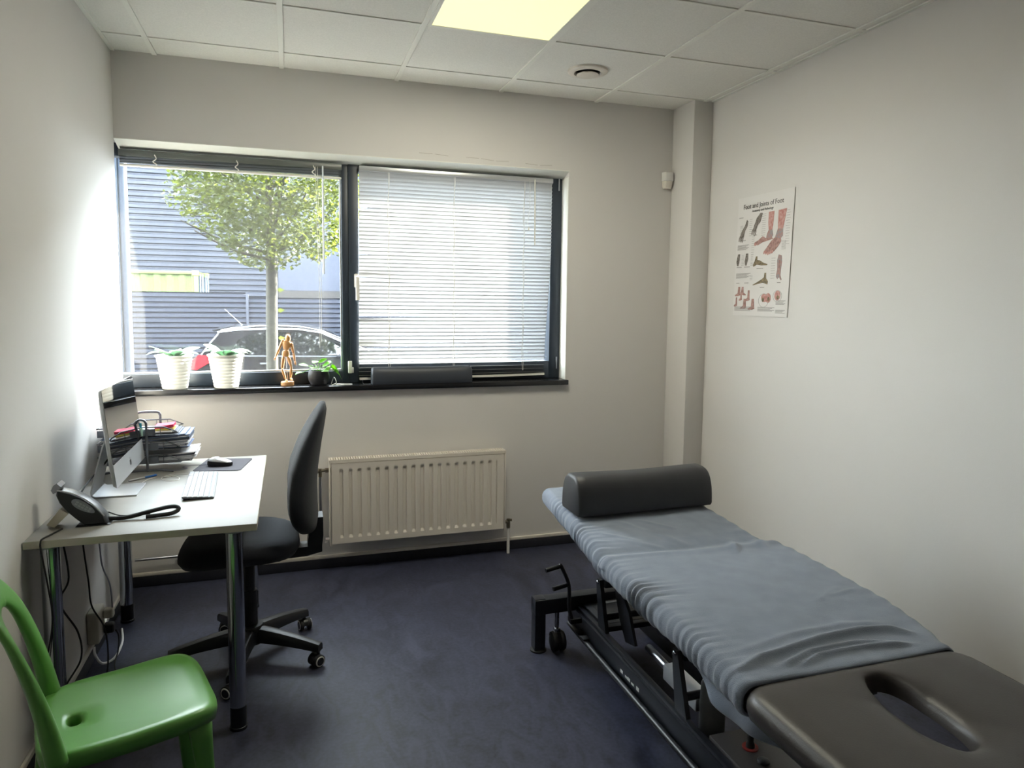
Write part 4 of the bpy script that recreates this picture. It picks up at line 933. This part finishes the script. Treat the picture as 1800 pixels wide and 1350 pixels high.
def sheet_pt(s, t):
    y = lerp(YA, YE, t); L, R, zt = XL(y), XRr(y), ZT(y); th = .083 + .004 * mnoise.noise(Vector((0, y * 9, 0))); r = .036
    endf = 1.0
    d0 = (YA - y); d1 = (y - YE)
    shrink = 0.0
    if d0 < .035: shrink = 1 - math.sqrt(max(0, 1 - (1 - d0 / .035) ** 2))
    if d1 < .022: shrink = max(shrink, .16 * (1 - math.sqrt(max(0, 1 - (1 - d1 / .022) ** 2))))
    zc = zt - th * .5; hz = th * .5 * (1 - shrink); L += .030 * shrink; R -= .030 * shrink
    # cross-section outline: under-left, left side, top, right side, under-right
    seg = [.055, r * 1.57, th - 2 * r, r * 1.57, (R - L) - 2 * r, r * 1.57, th - 2 * r, r * 1.57, .055]
    # more samples on the left side than on the top
    wts = [.06, .09, .04, .11, .44, .10, .04, .07, .05]; acc = 0; q = s
    for i, wv in enumerate(wts):
        if q <= wv or i == len(wts) - 1: k = min(1, q / wv); break
        q -= wv
    zb, zT = zt - th, zt
    if i == 0: x, z, n = L + .055 + r - .055 * k, zb, (0, -1)
    elif i == 1: a = -pi / 2 - pi / 2 * k; x, z, n = L + r + r * math.cos(a), zb + r + r * math.sin(a), (math.cos(a), math.sin(a))
    elif i == 2: x, z, n = L, lerp(zb + r, zT - r, k), (-1, 0)
    elif i == 3: a = pi - pi / 2 * k; x, z, n = L + r + r * math.cos(a), zT - r + r * math.sin(a), (math.cos(a), math.sin(a))
    elif i == 4: x, z, n = lerp(L + r, R - r, k), zT, (0, 1)
    elif i == 5: a = pi / 2 - pi / 2 * k; x, z, n = R - r + r * math.cos(a), zT - r + r * math.sin(a), (math.cos(a), math.sin(a))
    elif i == 6: x, z, n = R, lerp(zT - r, zb + r, k), (1, 0)
    elif i == 7: a = -pi / 2 * k; x, z, n = R - r + r * math.cos(a), zb + r + r * math.sin(a), (math.cos(a), math.sin(a))
    else: x, z, n = R - r - .055 * k, zb, (0, -1)
    z = zc + (z - zc) * (1 - shrink)
    # gathers of the elastic edge
    d = 0.0
    dl = max(0.0, x - L - .01) if i >= 3 else 0.0
    gl = 1.0 if i < 3 else math.exp(-dl / .055)
    gl = 1.0 if i < 3 else math.exp(-(dl / (.05 + .05 * max(0, mnoise.noise(Vector((9.1, y * 7.0, 1.0)))))) ** 1.3)
    ph = 2 * pi * (y / .040 + .9 * mnoise.noise(Vector((.4, y * 8, .3))) + .35 * mnoise.noise(Vector((x * 6, y * 14, 2.3)))) + 5.0 * dl
    amp = .0042 * (.25 + 1.3 * max(0, mnoise.noise(Vector((1.7, y * 6.0, 2.0))) + .30)) * smooth((-y - 1.22) / .25)
    d += gl * amp * (math.sin(ph) + .35 * math.sin(2.3 * ph + 1.0))
    dr = max(0.0, R - x - .01); gr_ = math.exp(-dr / .04) if i >= 4 else 0.0
    d += gr_ * .0018 * math.sin(y * 2 * pi / .07 + 2 * mnoise.noise(Vector((x * 3, y * 5, 4))))
    d += .0028 * mnoise.noise(Vector((x * 7, y * 5, 1.0))) + .0008 * mnoise.noise(Vector((x * 26, y * 20, 5.0)))
    if i in (3, 4, 5):
        cy = -1.885 - .02 * math.sin((x - 2.0) * 5)
        d += .007 * gauss(y - cy + .028, .022) - .004 * gauss(y - cy - .02, .03)
        for a_, b_, am, sg in FOLDS:
            ds, tq = seg_dist(x, y, a_, b_); d += am * gauss(ds, sg) * (1 - .6 * (2 * tq - 1) ** 4)
        if y < -2.48:
            for pl_, am, sg in RIDGES:
                ds, tq = min((seg_dist(x, y, pl_[j], pl_[j + 1])[0], (j + seg_dist(x, y, pl_[j], pl_[j + 1])[1]) / (len(pl_) - 1)) for j in range(len(pl_) - 1))
                d += am * gauss(ds, sg) * smooth(tq / .2 + .15) * smooth((1 - tq) / .2 + .15)
    return (x + n[0] * d, y, z + n[1] * d)
sh = MB().sheet(sheet_pt, NA, NY)
def flap(u, v):
    y = lerp(-2.47, -2.96, u); top = .575 - .01 * u
    dep = .080 * math.sin(pi * min(1, u * 1.05 + .02)) ** .6 * (1 - .25 * u)
    zz = top - dep * v; xx = 1.822 + .012 * math.sin(u * 9 + v * 2) * v + .03 * v * u + .006 * math.sin(u * 22) * v
    return (xx + .02 * u, y, zz)
fl = MB().sheet(flap, 40, 14)
sho = MB(); sho.v = sh.v; sho.f = sh.f; sho.sm = sh.sm; sho.add(fl.v, fl.f)
sheet = sho.build('fitted_sheet', M['sheet'], origin=(2.14, -1.9, .65), sharp=0)
thick(sheet, .0018, -1)
tag(sheet, 'crumpled grey-blue fitted sheet stretched over the treatment table', 'sheet')

def bolster(name, c, half, depth, h, m, label, yaw=0.0, sag=.0):
    """D-shaped cushion lying along x"""
    prof = []
    for k in range(25):
        a = pi * k / 24; prof.append((depth / 2 * math.copysign(abs(math.cos(a)) ** .62, math.cos(a)), h * abs(math.sin(a)) ** .78))
    prof = [(depth / 2 * .93, 0.0)] + [p if p[1] > .012 else (p[0], .012) for p in prof] + [(-depth / 2 * .93, 0.0)]
    rings = []; cyv, syv = math.cos(yaw), math.sin(yaw)
    for xx, s in [(-half, .90), (-half + .004, .96), (-half + .012, 1.0)] + [(lerp(-half + .05, half - .05, i / 8), 1.0) for i in range(9)] + [(half - .012, 1.0), (half - .004, .96), (half, .90)]:
        ring = []
        for a, b in prof:
            bb = b * s - sag * math.sin(pi * (xx + half) / (2 * half)) ** 2 * (b / h)
            X_, Y_ = xx, a * s; ring.append((c[0] + cyv * X_ - syv * Y_, c[1] + syv * X_ + cyv * Y_, c[2] + (b if b <= 0 else bb)))
        rings.append(ring)
    return tag(MB().loft(rings).build(name, m, origin=c, sharp=50), label, 'bolster')
bolster('bolster_cushion', (2.165, -1.487, .692), .302, .185, .150, M['bolster'], 'charcoal vinyl half-round bolster lying across the far end of the treatment table', math.radians(1.0), .006)
bolster('bolster_cushion', (1.540, .018, 1.0425), .290, .092, .096, M['sillbolster'], 'slate grey half-round bolster lying on the window sill below the blind', 0, .003)

# ------------------------------------------------------------------ things on the sill
SZ = 1.0423
def leaf(m, base, tip_dir, L, wd, droop, twist=0.0, up=.0, n=8):
    d = Vector((tip_dir[0], tip_dir[1], 0)).normalized(); sdv = Vector((-d.y, d.x, 0))
    def fn(u, v):
        t = u; wv = wd * (math.sin(pi * min(1, t ** .8)) ** .75 if 0 < t < 1 else 0.02); k = (v - .5) * 2
        z = up * t - droop * t * t + .18 * abs(k) * wv
        return Vector(base) + d * (L * t) + sdv * (k * wv) + Vector((0, 0, z + twist * k * wv))
    m.sheet(fn, n, 4)
def white_pot(x, y, label, seed):
    rnd = random.Random(seed)
    t = thing('potted_plant', label, 'plant', (x, y, SZ))
    pr = [(.050, 0.0), (.060, .003)]
    for i in range(9):
        z = .012 + i * .017; r = lerp(.0605, .088, z / .175); pr += [(r, z), (r + .0016, z + .006), (r, z + .012)]
    pr += [(.0895, .170), (.093, .172), (.093, .178), (.088, .178), (.084, .160), (.003, .158)]
    MB().lathe(pr, (x, y, SZ), 40).build('pot', M['whitepot'], t)
    MB().lathe([(.0825, .1585), (.06, .164), (.001, .165)], (x, y, SZ), 24).build('soil', M['soil'], t)
    for i in range(9):
        a = 2 * pi * i / 9 + rnd.uniform(-.25, .25); lf = MB()
        if math.sin(a) > .55: L_ = .062
        else: L_ = rnd.uniform(.095, .125)
        leaf(lf, (x + .012 * math.cos(a), y + .012 * math.sin(a), SZ + .166), (math.cos(a), math.sin(a)), L_, rnd.uniform(.026, .034), rnd.uniform(.02, .075), rnd.uniform(-.3, .3), rnd.uniform(.065, .095))
        thick(lf.build('leaf', M['leaf2'], t), .0015)
white_pot(.237, .026, 'ribbed white pot of grey-green leaves on the sill nearest the computer', 3)
white_pot(.486, .026, 'ribbed white pot of grey-green leaves on the sill nearer the wooden mannequin', 5)
PX_, PY_ = .963, .040
t = thing('potted_plant', 'small black bowl with a green leafy plant beside the wooden mannequin', 'plant', (PX_, PY_, SZ))
MB().lathe([(.034, 0), (.044, .004), (.054, .024), (.058, .045), (.055, .068), (.050, .082), (.046, .082), (.046, .070), (.002, .068)], (PX_, PY_, SZ), 36).build('bowl', M['blackpot'], t)
rnd = random.Random(9)
for px, pz, L_, ang, up in ((-.085, .07, .05, pi, .0), (-.055, .105, .06, 2.6, .02), (.0, .125, .055, .5, .03), (.02, .11, .06, -.4, .03), (.065, .095, .05, .1, -.01), (-.02, .10, .05, -1.9, .01), (.03, .09, .045, -1.2, .0), (.085, .075, .045, .0, -.035), (-.03, .12, .04, 1.2, .02)):
    st_ = MB(); bx = Vector((PX_ + px * .15, PY_ - .004, SZ + .071)); e = Vector((PX_ + px, PY_ + .028 * math.sin(ang) - .012, SZ + pz))
    st_.tube(spline([bx, bx.lerp(e, .5) + Vector((0, 0, .018)), e], 5), .0016, 6); leaf(st_, e, (math.cos(ang), .5 * math.sin(ang) - .25), L_ * .85, .026, .018 - up, rnd.uniform(-.7, .7), .008)
    thick(st_.build('leaf', M['leaf'], t), .0008)
o = MB().tube(spline([(1.03, .05, SZ + .002), (1.045, .03, SZ + .04), (1.055, .0, SZ + .012), (1.03, -.01, SZ + .003), (1.07, .01, SZ + .003), (1.10, -.012, SZ + .003), (1.06, .03, SZ + .003), (1.115, .02, SZ + .003), (1.14, .0, SZ + .003), (1.08, -.02, SZ + .0035), (1.05, -.005, SZ + .0035)], 8), .0022, 6).build('cable', M['whiteplastic']); tag(o, 'tangled white cable lying on the sill beside the black plant bowl', 'cable')
o = MB().tube([(1.205, .055, SZ + .018), (1.205, .055, SZ + .002), (1.205, .0, SZ + .002), (1.24, -.008, SZ + .002), (1.244, -.002, SZ + .002), (1.238, .004, SZ + .002)], .0018, 6).build('wire_hook', M['steel']); tag(o, 'small bent wire hook on the sill at the left end of the slate bolster', 'hook')

# wooden mannequin
MX, MY = .797, .040
mq_ = thing('artist_mannequin', 'jointed wooden artist mannequin standing on a round base on the sill', 'figurine', (MX, MY, SZ))
def q(px, py, dy=0.0): return Vector((MX + (px - 503.5) / 331, MY + dy, SZ + (677 - py) / 326))
MB().lathe([(.033, 0), (.0345, .002), (.0345, .020), (.032, .023), (.001, .0232)], (MX, MY, SZ), 36).build('base', M['wood'], mq_)
def limb(name, a, b, r0, r1, r2, par=None):
    P_ = [a.lerp(b, k / 8) for k in range(9)]
    R_ = [interp(k / 8, [0, .12, .45, .88, 1], [r0 * .55, r0, r1, r2, r2 * .6]) for k in range(9)]
    return MB().tube(P_, R_, 12).build(name, M['wood'], mq_)
hd_ = q(505.5, 592); MB().ell(hd_, (.0145, .016, .0225), 16, 12).build('head', M['wood'], mq_)
limb('neck', q(504.5, 596), q(503, 602), .006, .0055, .006)
tor = MB(); rings = []
for px, py, wd, dp in ((504, 595.5, .006, .006), (504, 597, .020, .012), (503.5, 601, .024, .015), (502.5, 606, .021, .0145), (501.8, 610.5, .015, .012), (501.5, 612.5, .011, .009)):
    c = q(px, py); rings.append([(c.x + wd * math.cos(2 * pi * k / 16), c.y + dp * math.sin(2 * pi * k / 16), c.z - .30 * wd * math.cos(2 * pi * k / 16)) for k in range(16)])
tor.loft(rings).build('torso', M['wood'], mq_)
rings = []
for px, py, wd, dp in ((501.5, 613, .008, .008), (501.3, 614.5, .016, .013), (501.3, 618, .020, .015), (501.3, 623, .019, .014), (501.3, 625, .013, .010)):
    c = q(px, py); rings.append([(c.x + wd * math.cos(2 * pi * k / 16), c.y + dp * math.sin(2 * pi * k / 16), c.z) for k in range(16)])
MB().loft(rings).build('pelvis', M['wood'], mq_)
for (a, b, c, hnd) in ((q(496.5, 596.5), q(489.5, 612), q(484, 625), q(481.5, 631)), (q(511.5, 602.5), q(515, 619), q(517, 633), q(518.5, 640, -.01))):
    MB().ell(a, (.0085, .0085, .0085), 12, 8).build('shoulder', M['wood'], mq_)
    limb('upper_arm', a, b, .0075, .0075, .006); limb('forearm', b, c, .0062, .0065, .0045); limb('hand', c, hnd, .0045, .0058, .003)
for (a, b, c, ft_) in ((q(497.5, 624), q(494.5, 646), q(500.5, 667), q(503.5, 669, -.020)), (q(505, 624), q(510.5, 643, -.008), q(509, 664), q(512, 667, -.022))):
    limb('thigh', a, b, .0085, .0095, .007); limb('shin', b, c, .0072, .0075, .0045); limb('foot', c, ft_, .0055, .0065, .0045)
MB().cyl(q(501.5, 624, .012), q(504, 670, .012), .0012, n=8).build('support_rod', M['steel'], mq_)

# ------------------------------------------------------------------ outside
GZ = -0.45
struct(MB().box(-30, 30, 0.32, 45, GZ - .2, GZ).build('ground', M['asphalt']))
struct(MB().box(-30, 30, 0.261, 0.319, GZ - .2, GZ + .12).build('trim_4', M['concrete']))
def ribbed(m, x0, x1, y, z0, z1, pitch, dep, back=.06):
    prof = []; z = z0
    while z < z1 - 1e-6:
        for a, d in ((0, 0), (.50, 0), (.62, 1), (.88, 1), (1.0, 0)):
            zz = z + a * pitch
            if zz <= z1 and (not prof or zz > prof[-1][1]): prof.append((y + d * dep, zz))
        z += pitch
    prof += [(y, z1), (y + back + dep, z1), (y + back + dep, z0)]
    m.loft([[(x0, a, b) for a, b in prof], [(x1, a, b) for a, b in prof]])
wh = thing('warehouse', 'grey-blue corrugated warehouse across the street behind the tree', 'building', (0, 20, GZ))
m = MB(); ribbed(m, -16, .50, 19.0, GZ, 8.6, .166, .05); m.build('corrugated_wall', M['cladding'], wh, sharp=20)
m = MB(); ribbed(m, 3.2, 16, 19.0, GZ, 8.6, .166, .05); ribbed(m, .50, 3.2, 19.0, 5.2, 8.6, .166, .05); m.build('corrugated_wall', M['cladding'], wh, sharp=20)
MB().box(.505, 3.195, 19.02, 19.10, 1.72, 5.195).build('flat_panel', M['panel'], wh)
MB().box(.505, 3.195, 18.98, 19.10, GZ, 1.715).build('concrete_plinth', M['concrete'], wh)
MB().box(-16, 16, 19.12, 30, GZ, 8.6).build('building_body', M['cladding'], wh)
fe = thing('corrugated_fence', 'grey-blue corrugated metal fence behind the parked car', 'fence', (0, 11, GZ))
m = MB(); ribbed(m, -9, 0.0, 11.0, GZ, 1.60, .098, .03, .03); m.build('fence_panel', M['fenceM'], fe, sharp=20)
m = MB(); ribbed(m, 0.05, 9, 11.02, GZ, 1.51, .098, .03, .03); m.build('fence_panel', M['fenceM'], fe, sharp=20)
MB().box(0.0, .05, 10.985, 11.10, GZ, 1.56, .004).build('fence_post', M['fenceM'], fe)
# container
cn = thing('shipping_container', 'lime green shipping container showing above the fence on the left', 'container', (-4.3, 16.2, GZ))
CXR, CZ1 = -1.29, 2.14
m = MB(); rings0, rings1 = [], []; x = -7.3; i = 0; P_ = []
while x < CXR - .12:
    for a, d in ((0, 0), (.35, 0), (.5, 1), (.85, 1)):
        P_.append((x + a * .28, 15.03 + .036 * d))
    x += .28
P_ = [p for p in P_ if p[0] < CXR - .10] + [(CXR - .10, 15.03), (CXR - .10, 15.12), (-7.3, 15.12)]
m.loft([[(a, b, GZ + .16) for a, b in P_], [(a, b, CZ1 - .10) for a, b in P_]]); m.build('side_wall', M['container'], cn, sharp=20)
fr_ = MB()
fr_.box(-7.3, CXR - .101, 15.0, 15.12, CZ1 - .099, CZ1 - .02, .01); fr_.box(-7.3, CXR - .101, 15.0, 15.12, GZ, GZ + .159, .01)
for y in (15.0, 17.34): fr_.box(CXR - .10, CXR, y, y + .10, GZ + .13, CZ1 - .13, .01)
fr_.box(CXR - .10, CXR, 15.101, 17.339, CZ1 - .13, CZ1 - .03, .01); fr_.box(CXR - .10, CXR, 15.101, 17.339, GZ, GZ + .15, .01)
fr_.box(-7.3, CXR - .101, 15.121, 17.44, CZ1 - .045, CZ1 - .025); fr_.build('container_frame', M['container'], cn)
for y in (14.99, 17.35): MB().box(CXR - .14, CXR + .01, y, y + .11, CZ1 - .125, CZ1, .012).build('corner_casting', mat('casting_paint', '#9a9550', .6), cn)
m = MB(); m.box(CXR - .06, CXR - .02, 15.101, 16.21, GZ + .15, CZ1 - .131); m.box(CXR - .06, CXR - .02, 16.23, 17.339, GZ + .15, CZ1 - .131); m.build('door', M['contend'], cn)
m = MB()
for y in (15.35, 15.85, 16.6, 17.1): m.cyl((CXR + .005, y, GZ + .1), (CXR + .005, y, CZ1 - .08), .022, n=10)
m.build('locking_bar', M['postw'], cn)

# white post just outside the window
t = thing('street_post', 'white painted metal post standing just outside the left edge of the window', 'post', (-.365, 2.0, GZ))
MB().lathe([(.030, GZ), (.030, 4.2), (.026, 4.2)], (-.352, 2.0, 0), 24).build('post_tube', M['postw'], t)
MB().box(-.402, -.384, 1.97, 2.03, GZ, 4.2, .002).build('side_channel', M['postw'], t)

# car
CR = Vector((-.70, 8.0, GZ))
car = thing('parked_car', 'dark hatchback car parked in front of the corrugated fence', 'car', (1.3, 8.85, GZ))
prof = [(.02, .32), (-.02, .45), (.0, .62), (.03, .80), (.10, .98), (.16, 1.05), (.30, 1.25), (.46, 1.445), (.60, 1.475), (1.0, 1.515), (1.35, 1.52), (1.7, 1.50), (2.02, 1.44), (2.4, 1.28), (2.86, 1.06), (3.2, .99), (3.6, .90), (3.88, .76), (3.97, .58), (3.98, .35), (3.9, .25)]
bot = []
for cx in (3.28, .72):
    bot += [(cx + .36, .24)] + [(cx + .36 * math.cos(pi * k / 10), .30 + .36 * math.sin(pi * k / 10)) for k in range(11)] + [(cx - .36, .24)]
prof = prof + bot + [(.1, .25)]
def hwid(z): return interp(z, [.2, .5, .9, 1.05, 1.25, 1.45, 1.53], [.80, .85, .85, .82, .745, .65, .56])
def carp(x, z, s, grow=0.0): return (CR.x + x, CR.y + .85 + s * (hwid(z) + grow), GZ + z)
rings = []
for s, ins in ((-1.0, .03), (-.985, .008), (-.94, 0), (-.5, -.006), (0, -.01), (.5, -.006), (.94, 0), (.985, .008), (1.0, .03)):
    cx, cz = 2.0, .8
    rings.append([carp(x + (cx - x) * ins * .6, z + (cz - z) * ins * .9 if z > .4 else z, s) for x, z in prof])
MB().loft(rings).build('car_body', M['carpaint'], car, sharp=30)
def flatside(name, pts, m, grow, s=-1, th=.006):
    b = MB(); b.loft([[carp(x, z, s, grow) for x, z in pts], [carp(x, z, s, grow + th) for x, z in pts]]); return b.build(name, m, car)
def dense(pts, n=5):
    o = []
    for i in range(len(pts)):
        p, q_ = pts[i], pts[(i + 1) % len(pts)]
        for k in range(n): o.append((lerp(p[0], q_[0], k / n), lerp(p[1], q_[1], k / n)))
    return o
for s in (-1, 1):
    flatside('side_window', dense([(.62, 1.07), (1.22, 1.045), (1.20, 1.40), (.92, 1.39), (.72, 1.28)]), M['carglass'], .002, s)
    flatside('side_window', dense([(1.30, 1.043), (2.32, 1.03), (2.44, 1.06), (2.18, 1.24), (1.92, 1.355), (1.60, 1.40), (1.28, 1.405)]), M['carglass'], .002, s)
    flatside('belt_trim', dense([(.60, 1.025), (2.5, .99), (2.5, 1.012), (.60, 1.05)]), M['carsilver'], .004, s)
    flatside('roof_trim', dense([(.42, 1.395), (.70, 1.43), (1.2, 1.45), (1.65, 1.44), (2.0, 1.385), (2.5, 1.16), (2.52, 1.19), (2.02, 1.415), (1.66, 1.468), (1.2, 1.477), (.70, 1.46), (.42, 1.42)]), M['carsilver'], .005, s)
    flatside('tail_light', dense([(.03, .84), (.07, .98), (.16, 1.06), (.38, 1.03), (.30, .93), (.12, .82)]), M['taillight'], .004, s)
    flatside('door_handle', dense([(1.05, .90), (1.22, .90), (1.22, .925), (1.05, .925)]), M['carsilver'], .012, s, .012)
    MB().ell(carp(2.28, 1.05, s, .10), (.06, .09, .06), 14, 10).build('door_mirror', M['carsilver'], car)
MB().loft([[(CR.x + x, CR.y + .85 + s * .56, GZ + z) for x, z in ((.47, 1.46), (.62, 1.492), (.60, 1.455), (.36, 1.41), (.33, 1.43))] for s in (-1, 1)]).build('rear_spoiler', M['carpaint'], car)
MB().loft([[(CR.x + x - .012, CR.y + .85 + s * .60, GZ + z + .008) for x, z in ((.19, 1.09), (.44, 1.41), (.45, 1.40), (.20, 1.08))] for s in (-1, 1)]).build('rear_window', M['carglass'], car)
MB().loft([[(CR.x + x + .012, CR.y + .85 + s * .60, GZ + z + .012) for x, z in ((2.08, 1.415), (2.80, 1.085), (2.79, 1.075), (2.07, 1.405))] for s in (-1, 1)]).build('windscreen', M['carglass'], car)
MB().cyl((CR.x + .75, CR.y + .85, GZ + 1.49), (CR.x + .48, CR.y + .85, GZ + 1.76), .008, .004, n=8).build('aerial', M['carsilver'], car)
for cx in (.72, 3.28):
    for y0 in (CR.y + .02, CR.y + 1.48):
        wl = MB().lathe([(.10, 0), (.20, 0), (.30, .02), (.305, .10), (.305, .16), (.28, .20), (.10, .20)], (CR.x + cx, y0, GZ + .305), 32, 'Y').build('wheel', M['rubber'], car)
        MB().lathe([(.02, -.006), (.17, -.004), (.19, .012), (.19, .188), (.17, .204), (.02, .206)], (CR.x + cx, y0, GZ + .305), 24, 'Y').build('wheel_rim', M['steel'], wl)

# tree
tre = thing('street_tree', 'round-crowned green street tree standing in front of the parked car', 'tree', (.58, 6.0, GZ))
tp = [Vector((.585, 6.0, GZ)), Vector((.582, 6.0, .5)), Vector((.59, 6.0, 1.3)), Vector((.60, 6.0, 1.95)), Vector((.58, 6.02, 2.6)), Vector((.60, 6.0, 3.4)), Vector((.62, 6.0, 4.2))]
MB().tube(spline(tp, 5), [interp(i / 30, [0, .05, .5, 1], [.10, .078, .072, .02]) for i in range(31)], 14).build('trunk', M['bark'], tre)
rnd = random.Random(21); brm = MB()
tips = []
for i in range(26):
    a = rnd.uniform(0, 2 * pi); z0 = rnd.uniform(1.9, 3.6); L_ = rnd.uniform(.6, 1.1); z1 = z0 + rnd.uniform(.15, .8)
    p0 = Vector((.59, 6.0, z0)); p2 = Vector((.59 + L_ * math.cos(a), 6.0 + L_ * math.sin(a), z1)); p1 = p0.lerp(p2, .5) + Vector((0, 0, -.06))
    brm.tube(spline([p0, p1, p2], 4), [.022 - .0018 * k for k in range(9)], 6)
brm.build('branches', M['bark'], tre)
lm = MB(); vs_, fs_ = [], []
CC = Vector((.62, 6.0, 3.25))
def crown_r(d):     # radius of the crown in a direction
    n_ = mnoise.noise(d * 2.3 + Vector((3, 1, 7))); n2 = mnoise.noise(d * 5.0 + Vector((1, 8, 2)))
    return 1.0 + .20 * n_ + .13 * n2
cnt = 0
while cnt < 17000:
    d = Vector((rnd.gauss(0, 1), rnd.gauss(0, 1), rnd.gauss(0, 1))).normalized()
    R_ = crown_r(d); rr_ = R_ * (1 - .55 * rnd.random() ** 1.8)
    p = CC + Vector((d.x * 1.25, d.y * 1.25, d.z * 1.40)) * rr_
    if p.z < 1.86 + .25 * min(1.5, abs(p.x - .6)) + .55 * max(0, .6 - p.x - .35): continue
    if p.z > 4.9: continue
    cl_ = mnoise.noise(p * 3.4)
    if cl_ < -.30 and rnd.random() < .8: continue
    s_ = rnd.uniform(.034, .060); ax = Vector((rnd.gauss(0, 1), rnd.gauss(0, 1), rnd.gauss(0, .6) - .3)).normalized()
    nn = Vector((rnd.gauss(0, .7), rnd.gauss(0, .7), 1)).normalized(); b1 = (ax - ax.dot(nn) * nn).normalized(); b2 = nn.cross(b1)
    o_ = len(vs_)
    vs_ += [p, p + b1 * s_ * .5 + b2 * s_ * .55 + nn * .006, p + b1 * s_ * 1.35, p + b1 * s_ * .5 - b2 * s_ * .55 + nn * .006, p + b1 * s_ * .6 - nn * .004]
    fs_ += [(o_, o_ + 1, o_ + 2, o_ + 4), (o_, o_ + 4, o_ + 2, o_ + 3)]; cnt += 1
lm.add(vs_, fs_)
for z, a in ((1.62, 0), (1.35, .3), (.98, -.2)):
    p = Vector((.665, 5.97, z)); lm.add([p, p + Vector((.03, 0, .03)), p + Vector((.09, 0, .0)), p + Vector((.03, 0, -.035))], [(0, 1, 2, 3)])
fo = lm.build('foliage', M['leaves'], tre, sharp=0); fo['kind'] = 'stuff'
